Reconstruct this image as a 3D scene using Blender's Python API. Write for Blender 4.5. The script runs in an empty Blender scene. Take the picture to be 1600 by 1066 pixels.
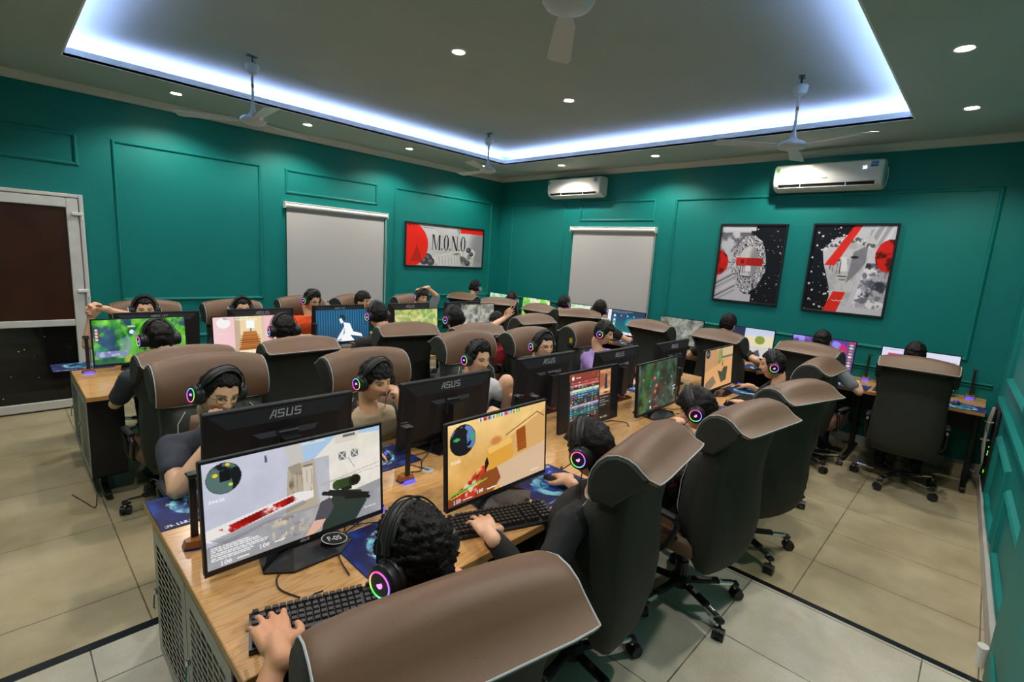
import bpy, math, random
import numpy as np
from mathutils import Vector, Matrix, noise as mnoise
rnd = random.Random(7)
PI = math.pi
SC = bpy.context.scene
COL = SC.collection

# ---------------------------------------------------------------- camera
cam_d = bpy.data.cameras.new('camera')
cam_d.sensor_width = 36.0
cam_d.lens = 17.405
cam_d.clip_start = 0.02
cam = bpy.data.objects.new('camera', cam_d)
COL.objects.link(cam)
_r = Vector((0.694691, -0.716606, 0.062294))
_d = Vector((-0.077986, -0.161127, -0.983848))
_f = Vector((0.715068, 0.678612, -0.167818))
cam.matrix_world = Matrix(((_r.x, -_d.x, -_f.x, 0.0), (_r.y, -_d.y, -_f.y, 0.0), (_r.z, -_d.z, -_f.z, 1.8), (0, 0, 0, 1)))
SC.camera = cam
SC.view_settings.view_transform = 'Standard'
SC.view_settings.look = 'None'
SC.view_settings.gamma = 1.0
SC.view_settings.use_curve_mapping = False
SC.view_settings.exposure = 0.0
world = bpy.data.worlds.new('world')
SC.world = world
world.use_nodes = True
world.node_tree.nodes['Background'].inputs[0].default_value = (0.45, 0.5, 0.55, 1)
world.node_tree.nodes['Background'].inputs[1].default_value = 0.03
DOWNLIGHT_W = 64.0
LED_STRENGTH = 115.0
SCREEN_STRENGTH = 0.95

# ---------------------------------------------------------------- materials
def lin(c):
    return tuple(((v / 12.92) if v <= 0.04045 else ((v + 0.055) / 1.055) ** 2.4) for v in c)
def hexc(h):
    return lin((int(h[0:2], 16) / 255, int(h[2:4], 16) / 255, int(h[4:6], 16) / 255))

MATS = {}
def mat(name, col, rough=0.6, metal=0.0, bump=0.0, bscale=200.0, var=0.0, vscale=6.0, spec=0.5, coat=0.0):
    if name in MATS: return MATS[name]
    m = bpy.data.materials.new(name); m.use_nodes = True
    nt = m.node_tree; b = nt.nodes['Principled BSDF']
    b.inputs['Base Color'].default_value = (*col, 1)
    b.inputs['Roughness'].default_value = rough
    b.inputs['Metallic'].default_value = metal
    b.inputs['Specular IOR Level'].default_value = spec
    b.inputs['Coat Weight'].default_value = coat
    tc = nt.nodes.new('ShaderNodeTexCoord')
    if var > 0:
        n = nt.nodes.new('ShaderNodeTexNoise'); n.inputs['Scale'].default_value = vscale; n.inputs['Detail'].default_value = 5
        r = nt.nodes.new('ShaderNodeValToRGB')
        r.color_ramp.elements[0].position = 0.3; r.color_ramp.elements[1].position = 0.7
        r.color_ramp.elements[0].color = (*[max(0, c * (1 - var)) for c in col], 1)
        r.color_ramp.elements[1].color = (*[min(1, c * (1 + var)) for c in col], 1)
        nt.links.new(tc.outputs['Object'], n.inputs['Vector'])
        nt.links.new(n.outputs['Fac'], r.inputs['Fac']); nt.links.new(r.outputs['Color'], b.inputs['Base Color'])
    if bump > 0:
        n2 = nt.nodes.new('ShaderNodeTexNoise'); n2.inputs['Scale'].default_value = bscale; n2.inputs['Detail'].default_value = 3
        bp = nt.nodes.new('ShaderNodeBump'); bp.inputs['Strength'].default_value = bump; bp.inputs['Distance'].default_value = 0.01
        nt.links.new(tc.outputs['Object'], n2.inputs['Vector'])
        nt.links.new(n2.outputs['Fac'], bp.inputs['Height']); nt.links.new(bp.outputs['Normal'], b.inputs['Normal'])
    MATS[name] = m
    return m

def emis(name, col, strength):
    if name in MATS: return MATS[name]
    m = bpy.data.materials.new(name); m.use_nodes = True
    nt = m.node_tree; b = nt.nodes['Principled BSDF']
    b.inputs['Base Color'].default_value = (*[c * 0.5 for c in col], 1)
    b.inputs['Emission Color'].default_value = (*col, 1)
    b.inputs['Emission Strength'].default_value = strength
    MATS[name] = m
    return m

def attr_mat(name, rough=0.5, emit=0.0, spec=0.5, sss=0.0, bump=0.0, bscale=300):
    if name in MATS: return MATS[name]
    m = bpy.data.materials.new(name); m.use_nodes = True
    nt = m.node_tree; b = nt.nodes['Principled BSDF']
    a = nt.nodes.new('ShaderNodeAttribute'); a.attribute_name = 'tint'
    b.inputs['Roughness'].default_value = rough
    b.inputs['Specular IOR Level'].default_value = spec
    if emit > 0:
        b.inputs['Base Color'].default_value = (0.01, 0.01, 0.01, 1)
        nt.links.new(a.outputs['Color'], b.inputs['Emission Color'])
        b.inputs['Emission Strength'].default_value = emit
    else:
        nt.links.new(a.outputs['Color'], b.inputs['Base Color'])
    if sss > 0:
        b.inputs['Subsurface Weight'].default_value = sss
        b.inputs['Subsurface Radius'].default_value = (0.012, 0.004, 0.002)
    if bump > 0:
        tc = nt.nodes.new('ShaderNodeTexCoord')
        n2 = nt.nodes.new('ShaderNodeTexNoise'); n2.inputs['Scale'].default_value = bscale
        bp = nt.nodes.new('ShaderNodeBump'); bp.inputs['Strength'].default_value = bump; bp.inputs['Distance'].default_value = 0.005
        nt.links.new(tc.outputs['Object'], n2.inputs['Vector'])
        nt.links.new(n2.outputs['Fac'], bp.inputs['Height']); nt.links.new(bp.outputs['Normal'], b.inputs['Normal'])
    MATS[name] = m
    return m

def wood_mat():
    m = bpy.data.materials.new('pine_wood'); m.use_nodes = True
    nt = m.node_tree; b = nt.nodes['Principled BSDF']; N = nt.nodes.new
    tc = N('ShaderNodeTexCoord'); mp = N('ShaderNodeMapping'); mp.inputs['Scale'].default_value = (1.1, 9.0, 9.0)
    n1 = N('ShaderNodeTexNoise'); n1.inputs['Scale'].default_value = 1.6; n1.inputs['Detail'].default_value = 3; n1.inputs['Distortion'].default_value = 0.6
    mul = N('ShaderNodeMath'); mul.operation = 'MULTIPLY'; mul.inputs[1].default_value = 11.0
    fr = N('ShaderNodeMath'); fr.operation = 'FRACT'
    r = N('ShaderNodeValToRGB'); e = r.color_ramp.elements
    e[0].position = 0.0; e[0].color = (*hexc('c08d58'), 1); e[1].position = 1.0; e[1].color = (*hexc('cf9c68'), 1)
    x = e.new(0.35); x.color = (*hexc('dcb07e'), 1); x = e.new(0.8); x.color = (*hexc('d8ae7e'), 1)
    n2 = N('ShaderNodeTexNoise'); n2.inputs['Scale'].default_value = 14; mp2 = N('ShaderNodeMapping'); mp2.inputs['Scale'].default_value = (1.5, 30, 30)
    mx = N('ShaderNodeMixRGB'); mx.blend_type = 'MULTIPLY'; mx.inputs['Fac'].default_value = 0.22
    nt.links.new(tc.outputs['Object'], mp.inputs['Vector']); nt.links.new(mp.outputs['Vector'], n1.inputs['Vector'])
    nt.links.new(n1.outputs['Fac'], mul.inputs[0]); nt.links.new(mul.outputs[0], fr.inputs[0]); nt.links.new(fr.outputs[0], r.inputs['Fac'])
    nt.links.new(tc.outputs['Object'], mp2.inputs['Vector']); nt.links.new(mp2.outputs['Vector'], n2.inputs['Vector'])
    nt.links.new(r.outputs['Color'], mx.inputs['Color1']); nt.links.new(n2.outputs['Fac'], mx.inputs['Color2'])
    hs = N('ShaderNodeHueSaturation'); hs.inputs['Value'].default_value = 1.05; hs.inputs['Saturation'].default_value = 1.1
    nt.links.new(mx.outputs['Color'], hs.inputs['Color']); nt.links.new(hs.outputs['Color'], b.inputs['Base Color'])
    b.inputs['Roughness'].default_value = 0.22
    b.inputs['Coat Weight'].default_value = 0.25
    b.inputs['Coat Roughness'].default_value = 0.12
    return m

def floor_mat(name, base, base2, px, py, ox, oy, shift):
    m = bpy.data.materials.new(name); m.use_nodes = True
    nt = m.node_tree; b = nt.nodes['Principled BSDF']; N = nt.nodes.new; L = nt.links.new
    tc = N('ShaderNodeTexCoord'); sp = N('ShaderNodeSeparateXYZ'); L(tc.outputs['Object'], sp.inputs[0])
    def op(o, a, bb=None):
        n = N('ShaderNodeMath'); n.operation = o
        for i, v in enumerate((a, bb)):
            if v is None: continue
            if isinstance(v, (int, float)): n.inputs[i].default_value = v
            else: L(v, n.inputs[i])
        return n.outputs[0]
    vy = op('DIVIDE', op('SUBTRACT', sp.outputs[1], oy), py)
    vx = op('ADD', op('DIVIDE', op('SUBTRACT', sp.outputs[0], ox), px), op('MULTIPLY', op('FLOOR', vy), shift))
    def edge(v, pitch):
        f = op('FRACT', v); d = op('MINIMUM', f, op('SUBTRACT', 1.0, f)); return op('MULTIPLY', d, pitch)
    # fine wobble makes the grout lines uneven
    wn = N('ShaderNodeTexNoise'); wn.inputs['Scale'].default_value = 9; wn.inputs['Detail'].default_value = 6; L(tc.outputs['Object'], wn.inputs['Vector'])
    d = op('MINIMUM', edge(vx, px), edge(vy, py))
    thr = op('MULTIPLY', wn.outputs['Fac'], 0.0055)
    line = op('LESS_THAN', d, thr)
    n1 = N('ShaderNodeTexNoise'); n1.inputs['Scale'].default_value = 220; n1.inputs['Detail'].default_value = 2; L(tc.outputs['Object'], n1.inputs['Vector'])
    n2 = N('ShaderNodeTexNoise'); n2.inputs['Scale'].default_value = 2.2; n2.inputs['Detail'].default_value = 6; L(tc.outputs['Object'], n2.inputs['Vector'])
    r = N('ShaderNodeValToRGB'); e = r.color_ramp.elements
    e[0].position = 0.3; e[0].color = (*base, 1); e[1].position = 0.7; e[1].color = (*base2, 1)
    L(n2.outputs['Fac'], r.inputs['Fac'])
    r2 = N('ShaderNodeValToRGB'); e = r2.color_ramp.elements
    e[0].position = 0.3; e[0].color = (0.72, 0.72, 0.7, 1); e[1].position = 0.6; e[1].color = (1, 1, 1, 1)
    L(n1.outputs['Fac'], r2.inputs['Fac'])
    mx = N('ShaderNodeMixRGB'); mx.blend_type = 'MULTIPLY'; mx.inputs['Fac'].default_value = 0.5
    L(r.outputs['Color'], mx.inputs['Color1']); L(r2.outputs['Color'], mx.inputs['Color2'])
    n3 = N('ShaderNodeTexNoise'); n3.inputs['Scale'].default_value = 1.1; n3.inputs['Detail'].default_value = 8; n3.inputs['Roughness'].default_value = 0.65; L(tc.outputs['Object'], n3.inputs['Vector'])
    r3 = N('ShaderNodeValToRGB'); e = r3.color_ramp.elements
    e[0].position = 0.38; e[0].color = (0.74, 0.70, 0.62, 1); e[1].position = 0.58; e[1].color = (1, 1, 1, 1)
    L(n3.outputs['Fac'], r3.inputs['Fac']); mxd = N('ShaderNodeMixRGB'); mxd.blend_type = 'MULTIPLY'; mxd.inputs['Fac'].default_value = 0.6; L(mx.outputs['Color'], mxd.inputs['Color1']); L(r3.outputs['Color'], mxd.inputs['Color2']); mx = mxd
    mx2 = N('ShaderNodeMixRGB'); mx2.inputs['Color2'].default_value = (0.13, 0.11, 0.08, 1)
    L(line, mx2.inputs['Fac']); L(mx.outputs['Color'], mx2.inputs['Color1']); L(mx2.outputs['Color'], b.inputs['Base Color'])
    b.inputs['Roughness'].default_value = 0.32
    return m

TEAL = hexc('0a7872')
M_TEAL = mat('teal_wall_paint', TEAL, 0.5, var=0.04, vscale=2.0, bump=0.03, bscale=60, spec=0.3)
M_CEIL = mat('ceiling_paint', (0.42, 0.50, 0.48), 0.8, var=0.03, vscale=1.5)
M_LIP = mat('cove_lip_paint', (0.86, 0.87, 0.9), 0.7)
M_WHITE = mat('white_plastic', (0.78, 0.78, 0.76), 0.3)
M_DOORW = mat('door_white_frame', (0.62, 0.62, 0.6), 0.4, var=0.06, vscale=9)
M_BLIND = mat('blind_fabric', (0.52, 0.51, 0.49), 0.9, bump=0.05, bscale=400)
M_BLACK = mat('black_plastic', (0.012, 0.012, 0.014), 0.38)
M_BLACKG = mat('black_gloss', (0.01, 0.01, 0.012), 0.12)
M_BLACKM = mat('black_metal', (0.015, 0.015, 0.016), 0.45, metal=0.3)
M_CHROME = mat('chrome', (0.7, 0.72, 0.74), 0.18, metal=1.0)
M_STEEL = mat('grey_steel_paint', (0.40, 0.36, 0.33), 0.45, metal=0.1)
M_MESH = mat('dark_chair_mesh', (0.016, 0.018, 0.012), 0.7, bump=0.35, bscale=420)
M_BROWN = mat('brown_leather', hexc('6c5039'), 0.5, bump=0.08, bscale=500, var=0.06, vscale=5)
M_PIPE = mat('grey_piping', (0.45, 0.5, 0.52), 0.5)
M_RED = mat('red_plastic', (0.5, 0.01, 0.02), 0.4)
M_WOOD = wood_mat()
M_EDGE = mat('wood_edge_band', hexc('b98a4e'), 0.5)
M_STRIP = mat('black_floor_strip', (0.008, 0.01, 0.014), 0.25)
M_FLOOR = floor_mat('terrazzo_tile', hexc('b0a283'), hexc('cabc9a'), 0.52, 0.79, 3.51, 0.545, 0.0)
M_FLOOR2 = floor_mat('pale_terrazzo_tile', hexc('cfcab8'), hexc('e0dbcc'), 0.56, 0.79, 2.4, 0.745, 0.0)
M_SCREEN = attr_mat('lit_screen', 0.3, emit=SCREEN_STRENGTH)
M_PRINT = attr_mat('print', 0.35)
M_PADP = attr_mat('pad_print', 0.75)
M_SKIN = attr_mat('skin', 0.5, spec=0.35)
M_RGB = attr_mat('rgb_ring', 0.4, emit=2.2)
M_HAIR = mat('black_hair', (0.006, 0.005, 0.005), 0.5, bump=0.35, bscale=120, spec=0.22)
M_PAD = mat('black_leatherette', (0.02, 0.02, 0.021), 0.5, bump=0.1, bscale=300)
M_BLUE = emis('blue_led', (0.05, 0.05, 1.0), 2.5)
M_AMBER = mat('amber_hexagon_plastic', hexc('a0632a'), 0.35)
M_GREEN = emis('green_led', (0.15, 1.0, 0.05), 3.0)
M_KEYRED = emis('dim_red_light', (1.0, 0.1, 0.03), 0.5)

# ---------------------------------------------------------------- mesh helpers
class MB:
    """collects polygons (with a material slot) and links them as ONE mesh object"""
    def __init__(s): s.v = []; s.f = []; s.mi = []; s.m = []
    def slot(s, m):
        if m not in s.m: s.m.append(m)
        return s.m.index(m)
    def add(s, vs, fs, m):
        k = s.slot(m); o = len(s.v)
        s.v += [tuple(v) for v in vs]
        for f in fs: s.f.append([o + i for i in f]); s.mi.append(k)
    def box(s, lo, hi, m, bev=0.0, M=None):
        x0, y0, z0 = lo; x1, y1, z1 = hi
        b = min(bev, abs(x1 - x0) / 2.01, abs(y1 - y0) / 2.01, abs(z1 - z0) / 2.01)
        if b <= 0:
            vs = [(x, y, z) for z in (z0, z1) for y in (y0, y1) for x in (x0, x1)]
            fs = [(0, 2, 3, 1), (4, 5, 7, 6), (0, 1, 5, 4), (2, 6, 7, 3), (0, 4, 6, 2), (1, 3, 7, 5)]
        else:
            # chamfered box: every corner is a triangle of three points
            vs = []; idx = {}
            for i, x in enumerate((x0, x1)):
                for j, y in enumerate((y0, y1)):
                    for k, z in enumerate((z0, z1)):
                        sx, sy, sz = (1, -1)[i], (1, -1)[j], (1, -1)[k]
                        for a, p in enumerate(((x, y + sy * b, z + sz * b), (x + sx * b, y, z + sz * b), (x + sx * b, y + sy * b, z))):
                            idx[(i, j, k, a)] = len(vs); vs.append(p)
            g = lambda *q: idx[q]
            fs = []
            for i in (0, 1):
                q = [g(i, 0, 0, 0), g(i, 1, 0, 0), g(i, 1, 1, 0), g(i, 0, 1, 0)]; fs.append(q if i else q[::-1])
                q = [g(0, i, 0, 1), g(0, i, 1, 1), g(1, i, 1, 1), g(1, i, 0, 1)]; fs.append(q if i else q[::-1])
                q = [g(0, 0, i, 2), g(1, 0, i, 2), g(1, 1, i, 2), g(0, 1, i, 2)]; fs.append(q if i else q[::-1])
            for i in (0, 1):
                for j in (0, 1):
                    q = [g(0, i, j, 1), g(0, i, j, 2), g(1, i, j, 2), g(1, i, j, 1)]; fs.append(q)
                    q = [g(i, 0, j, 0), g(i, 0, j, 2), g(i, 1, j, 2), g(i, 1, j, 0)]; fs.append(q)
                    q = [g(i, j, 0, 0), g(i, j, 0, 1), g(i, j, 1, 1), g(i, j, 1, 0)]; fs.append(q)
                    for k in (0, 1): fs.append([g(i, j, k, 0), g(i, j, k, 1), g(i, j, k, 2)])
        if M is not None: vs = [tuple(M @ Vector(v)) for v in vs]
        s.add(vs, fs, m)
    def prism(s, poly, t0, t1, m, axis='z', M=None, poly2=None):
        """polygon (2-D) extruded from t0 to t1 along an axis"""
        def P(p, t):
            return {'z': (p[0], p[1], t), 'y': (p[0], t, p[1]), 'x': (t, p[0], p[1])}[axis]
        n = len(poly); vs = [P(p, t0) for p in poly] + [P(p, t1) for p in (poly2 or poly)]
        fs = [list(range(n))[::-1], list(range(n, 2 * n))] + [(i, (i + 1) % n, n + (i + 1) % n, n + i) for i in range(n)]
        if M is not None: vs = [tuple(M @ Vector(v)) for v in vs]
        s.add(vs, fs, m)
    def tube(s, pts, r, m, n=10, closed=False, caps=True, flat=1.0, up=None):
        pts = [Vector(p) for p in pts]; N = len(pts)
        rs = r if isinstance(r, (list, tuple)) else [r] * N
        vs = []; prev = None
        for i, p in enumerate(pts):
            if closed: t = pts[(i + 1) % N] - pts[i - 1]
            else: t = pts[min(i + 1, N - 1)] - pts[max(i - 1, 0)]
            if t.length < 1e-9: t = Vector((0, 0, 1))
            t.normalize()
            if up is not None: a = Vector(up) - t * Vector(up).dot(t)
            elif prev is not None: a = prev - t * prev.dot(t)
            else:
                a = Vector((0, 0, 1)) if abs(t.z) < 0.9 else Vector((1, 0, 0)); a = a - t * a.dot(t)
            if a.length < 1e-6: a = t.orthogonal()
            a.normalize(); prev = a; b = t.cross(a)
            for k in range(n):
                w = 2 * PI * k / n
                vs.append(tuple(p + (a * math.cos(w) * flat + b * math.sin(w)) * rs[i]))
        fs = []
        for i in range(N if closed else N - 1):
            j = (i + 1) % N
            for k in range(n):
                l = (k + 1) % n
                fs.append((i * n + k, i * n + l, j * n + l, j * n + k))
        if caps and not closed:
            fs.append([k for k in range(n)][::-1]); fs.append([(N - 1) * n + k for k in range(n)])
        s.add(vs, fs, m)
    def lathe(s, prof, m, n=24, M=None, ring=False):
        vs = []; fs = []; N = len(prof)
        for (r, z) in prof:
            for k in range(n):
                w = 2 * PI * k / n; vs.append((r * math.cos(w), r * math.sin(w), z))
        for i in range(N - 1):
            for k in range(n):
                l = (k + 1) % n; fs.append((i * n + k, i * n + l, (i + 1) * n + l, (i + 1) * n + k))
        if ring:
            for k in range(n):
                l = (k + 1) % n; fs.append(((N - 1) * n + k, (N - 1) * n + l, l, k))
        else:
            if prof[0][0] > 1e-6: fs.append(list(range(n))[::-1])
            if prof[-1][0] > 1e-6: fs.append([(N - 1) * n + k for k in range(n)])
        if M is not None: vs = [tuple(M @ Vector(v)) for v in vs]
        s.add(vs, fs, m)
    def ell(s, c, r, m, n=16, k=10, M=None):
        vs = []; fs = []
        for i in range(k + 1):
            a = -PI / 2 + PI * i / k
            for j in range(n):
                w = 2 * PI * j / n
                vs.append((c[0] + r[0] * math.cos(a) * math.cos(w), c[1] + r[1] * math.cos(a) * math.sin(w), c[2] + r[2] * math.sin(a)))
        for i in range(k):
            for j in range(n):
                l = (j + 1) % n; fs.append((i * n + j, i * n + l, (i + 1) * n + l, (i + 1) * n + j))
        if M is not None: vs = [tuple(M @ Vector(v)) for v in vs]
        s.add(vs, fs, m)
    def cap(s, a, b, ra, rb, m, n=12, k=4):
        """tapered capsule from a to b"""
        a = Vector(a); b = Vector(b); t = b - a; L = t.length
        if L < 1e-6: t = Vector((0, 0, 1)); L = 1e-6
        t.normalize(); u = t.orthogonal().normalized(); w = t.cross(u); prof = []
        for i in range(k + 1):
            q = PI / 2 * i / k; prof.append((-ra * math.cos(q), ra * math.sin(q)))
        for i in range(k + 1):
            q = PI / 2 * i / k; prof.append((L + rb * math.sin(q), rb * math.cos(q)))
        vs = []; fs = []
        for z, r in prof:
            for j in range(n):
                an = 2 * PI * j / n
                vs.append(tuple(a + t * z + (u * math.cos(an) + w * math.sin(an)) * max(r, 1e-5)))
        for i in range(len(prof) - 1):
            for j in range(n):
                l = (j + 1) % n; fs.append((i * n + j, i * n + l, (i + 1) * n + l, (i + 1) * n + j))
        s.add(vs, fs, m)
    def loft(s, rings, m, close=True, caps=True):
        n = len(rings[0]); vs = [p for r in rings for p in r]; fs = []
        for i in range(len(rings) - 1):
            for k in range(n if close else n - 1):
                l = (k + 1) % n; fs.append((i * n + k, i * n + l, (i + 1) * n + l, (i + 1) * n + k))
        if caps and close:
            fs.append(list(range(n))[::-1]); fs.append([(len(rings) - 1) * n + k for k in range(n)])
        s.add(vs, fs, m)
    def mesh(s, name, smooth=False, ang=None):
        me = bpy.data.meshes.new(name); me.from_pydata(s.v, [], s.f)
        for m in s.m: me.materials.append(m)
        me.polygons.foreach_set('material_index', s.mi)
        me.update()
        if smooth:
            me.shade_smooth()
            try: me.set_sharp_from_angle(angle=ang or math.radians(38))
            except Exception: pass
        return me
    def build(s, name, parent=None, smooth=False, ang=None):
        o = bpy.data.objects.new(name, s.mesh(name, smooth, ang)); COL.objects.link(o)
        if parent is not None: o.parent = parent
        return o

def tag(o, label=None, cat=None, group=None, kind=None):
    if label: o['label'] = label
    if cat: o['category'] = cat
    if group: o['group'] = group
    if kind: o['kind'] = kind
    return o
def empty(name, loc=(0, 0, 0), rz=0.0, label=None, cat=None, group=None):
    o = bpy.data.objects.new(name, None); COL.objects.link(o); o.empty_display_size = 0.05
    o.location = loc; o.rotation_euler = (0, 0, rz)
    return tag(o, label, cat, group)
CHILDREN = {}
def dup(root, loc, rz, label=None, group=None, skip=()):
    r = root.copy(); COL.objects.link(r); r.location = loc; r.rotation_euler = (0, 0, rz)
    if label: r['label'] = label
    if group: r['group'] = group
    def rec(src, dst):
        for ch in list(src.children):
            if ch.name.split('.')[0] in skip: continue
            c = ch.copy(); COL.objects.link(c); c.parent = dst
            rec(ch, c)
    rec(root, r)
    return r

# ---------------------------------------------------------------- painting printed / displayed surfaces
FONT = {'A': '0e11111f111111', 'S': '0f10100e01011e', 'U': '1111111111110e', 'G': '0e11101713110f', 'M': '111b1515111111', 'I': '0e04040404040e',
        'N': '11191513111111', 'F': '1f10101e101010', '0': '0e11131519110e', '5': '1f101e0101110e', '1': '040c040404040e', '-': '0000001f000000',
        'R': '1e11111e141211', '3': '1e01010e01011e', '2': '0e11010204081f', 'B': '1e11111e11111e', 'D': '1e11111111111e', 'C': '0e11101010110e',
        'E': '1f10101e10101f', 'O': '0e11111111110e', 'T': '1f040404040404', '4': '02060a121f0202', 'P': '1e11111e101010', ' ': '00000000000000',
        'H': '1111111f111111', 'L': '1010101010101f', '$': '040f140e051e04', '8': '0e11110e11110e', 'Y': '11110a04040404', 'o': '00000e1111110e'}
def font_cells(txt):
    out = []
    for k, ch in enumerate(txt):
        h = FONT.get(ch, FONT['O'])
        for r in range(7):
            bits = int(h[2 * r:2 * r + 2], 16)
            for c in range(5):
                if bits & (16 >> c): out.append((k * 6 + c, r))
    return out
def vnoise(h, w, sc, seed, octaves=4):
    rs = np.random.RandomState(seed); out = np.zeros((h, w)); amp = 1.0; tot = 0
    for o in range(octaves):
        gh = max(2, int(sc * (2 ** o) * h / w) + 2); gw = max(2, int(sc * (2 ** o)) + 2)
        g = rs.rand(gh, gw)
        yy = np.linspace(0, gh - 1.001, h); xx = np.linspace(0, gw - 1.001, w)
        y0 = yy.astype(int); x0 = xx.astype(int); fy = (yy - y0)[:, None]; fx = (xx - x0)[None, :]
        fy = fy * fy * (3 - 2 * fy); fx = fx * fx * (3 - 2 * fx)
        a = g[y0][:, x0]; b = g[y0][:, x0 + 1]; c = g[y0 + 1][:, x0]; d = g[y0 + 1][:, x0 + 1]
        out += amp * ((a * (1 - fx) + b * fx) * (1 - fy) + (c * (1 - fx) + d * fx) * fy); tot += amp; amp *= 0.55
    return out / tot
def C3(h): return np.array([int(h[i:i + 2], 16) / 255 for i in (0, 2, 4)])
class Im:
    """small colour grid painted with shapes; x to the right, y down, both 0..1"""
    def __init__(s, w, h, col='000000'):
        s.w = w; s.h = h; s.a = np.tile(C3(col), (h, w, 1)).astype(float)
        s.X, s.Y = np.meshgrid((np.arange(w) + 0.5) / w, (np.arange(h) + 0.5) / h); s.asp = w / h
    def put(s, mask, col, al=1.0):
        c = C3(col) if isinstance(col, str) else np.asarray(col)
        if mask.dtype == bool: mask = mask.astype(float)
        k = (mask * al)[..., None]; s.a = s.a * (1 - k) + c * k
    def rect(s, x0, y0, x1, y1, col, al=1.0): s.put((s.X >= x0) & (s.X <= x1) & (s.Y >= y0) & (s.Y <= y1), col, al)
    def inp(s, pts):
        m = np.zeros(s.X.shape, bool); n = len(pts)
        for i in range(n):
            x0, y0 = pts[i]; x1, y1 = pts[(i + 1) % n]
            if y0 == y1: continue
            c = ((y0 > s.Y) != (y1 > s.Y)) & (s.X < (x1 - x0) * (s.Y - y0) / (y1 - y0) + x0); m ^= c
        return m
    def poly(s, pts, col, al=1.0): s.put(s.inp(pts), col, al)
    def ell(s, x, y, rx, ry, col, al=1.0): s.put(((s.X - x) / rx) ** 2 + ((s.Y - y) / ry) ** 2 <= 1, col, al)
    def soft(s, x, y, rx, ry, col, al=1.0): s.put(np.clip(1.3 - (((s.X - x) / rx) ** 2 + ((s.Y - y) / ry) ** 2), 0, 1), col, al)
    def line(s, x0, y0, x1, y1, t, col, al=1.0):
        ax, ay = x1 - x0, (y1 - y0) / s.asp; L2 = ax * ax + ay * ay + 1e-12
        px, py = s.X - x0, (s.Y - y0) / s.asp
        u = np.clip((px * ax + py * ay) / L2, 0, 1); s.put(np.hypot(px - u * ax, py - u * ay) <= t, col, al)
    def grad(s, c0, c1, vert=True):
        t = (s.Y if vert else s.X)[..., None]; s.a = C3(c0) * (1 - t) + C3(c1) * t
    def noise(s, sc, amt, seed, col=None, lo=0.5, hi=0.7, mask=None):
        n = vnoise(s.h, s.w, sc, seed)
        if col is None:
            k = (n - 0.5) * amt
            if mask is not None: k = k * mask
            s.a = np.clip(s.a + k[..., None], 0, 1)
        else:
            m = np.clip((n - lo) / (hi - lo), 0, 1)
            if mask is not None: m = m * mask
            s.put(m, col, amt)
    def text(s, x, y, hgt, txt, col, al=1.0, slant=0.0):
        u = hgt / 7.0; ux = u / s.asp
        for (c, r) in font_cells(txt):
            x0 = x + c * ux + slant * (7 - r) * ux; y0 = y + r * u; s.rect(x0, y0, x0 + ux * 1.02, y0 + u * 1.02, col, al)
    def lines(s, x, y, w, n, hgt, col, al=0.8, seed=1):
        r = random.Random(seed)
        for i in range(n):
            x1 = x + w * r.uniform(0.5, 1); yy = y + i * hgt * 1.7; xx = x
            while xx < x1:
                d = r.uniform(0.01, 0.03); s.rect(xx, yy, min(xx + d, x1), yy + hgt, col, al); xx += d + 0.004
    def lin(s):
        a = np.clip(s.a, 0, 1); return np.where(a <= 0.04045, a / 12.92, ((a + 0.055) / 1.055) ** 2.4)

def picture(name, im, P00, PX, PY, m, parent=None, gain=1.0):
    """a flat sheet whose colours are the painted grid: P00 is the top-left corner, PX / PY run right and down"""
    h, w = im.h, im.w
    P00 = np.array(P00, float); PX = np.array(PX, float); PY = np.array(PY, float)
    gx = np.linspace(0, 1, w); gy = np.linspace(0, 1, h)
    co = P00[None, None] + gx[None, :, None] * PX + gy[:, None, None] * PY
    idx = np.arange(w * h).reshape(h, w)
    q = np.stack([idx[:-1, :-1], idx[1:, :-1], idx[1:, 1:], idx[:-1, 1:]], -1).reshape(-1, 4)
    me = bpy.data.meshes.new(name)
    me.vertices.add(w * h); me.vertices.foreach_set('co', co.reshape(-1))
    me.loops.add(q.size); me.loops.foreach_set('vertex_index', q.reshape(-1))
    me.polygons.add(len(q)); me.polygons.foreach_set('loop_start', np.arange(0, q.size, 4)); me.polygons.foreach_set('loop_total', np.full(len(q), 4))
    at = me.color_attributes.new('tint', 'FLOAT_COLOR', 'POINT')
    c = np.ones((h * w, 4)); c[:, :3] = im.lin().reshape(-1, 3) * gain
    at.data.foreach_set('color', c.reshape(-1).astype(np.float32))
    me.materials.append(m); me.update(); me.validate()
    o = bpy.data.objects.new(name, me); COL.objects.link(o)
    if parent is not None: o.parent = parent
    return o

# ---------------------------------------------------------------- the room
YL, XB, XN = 6.58, 6.44, -1.3         # left wall, back wall, near end
ZC, ZU = 3.16, 3.31                    # lower and upper ceiling
def YR(x): return -0.19 - 0.035 * (6.44 - x)
def struct(name, mb, smooth=False, parent=None):
    o = mb.build(name, parent, smooth)
    if parent is None: o['kind'] = 'structure'
    return o
b = MB(); b.box((XN - 0.1, -0.75, -0.1), (XB + 0.12, YL + 0.12, 0.0), M_FLOOR); struct('floor', b)
b = MB(); b.box((XN, -0.7, 0.0), (2.98, 2.55, 0.0035), M_FLOOR2); struct('floor_inlay', b)
b = MB(); b.box((XN, 2.55, 0.0), (3.02, 2.6, 0.005), M_STRIP); b.box((2.98, -0.7, 0.0), (3.02, 2.55, 0.005), M_STRIP); struct('trim_1', b)
b = MB(); b.box((XN - 0.1, YL, 0), (XB + 0.12, YL + 0.12, ZU + 0.2), M_TEAL); struct('wall_left', b)
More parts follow.
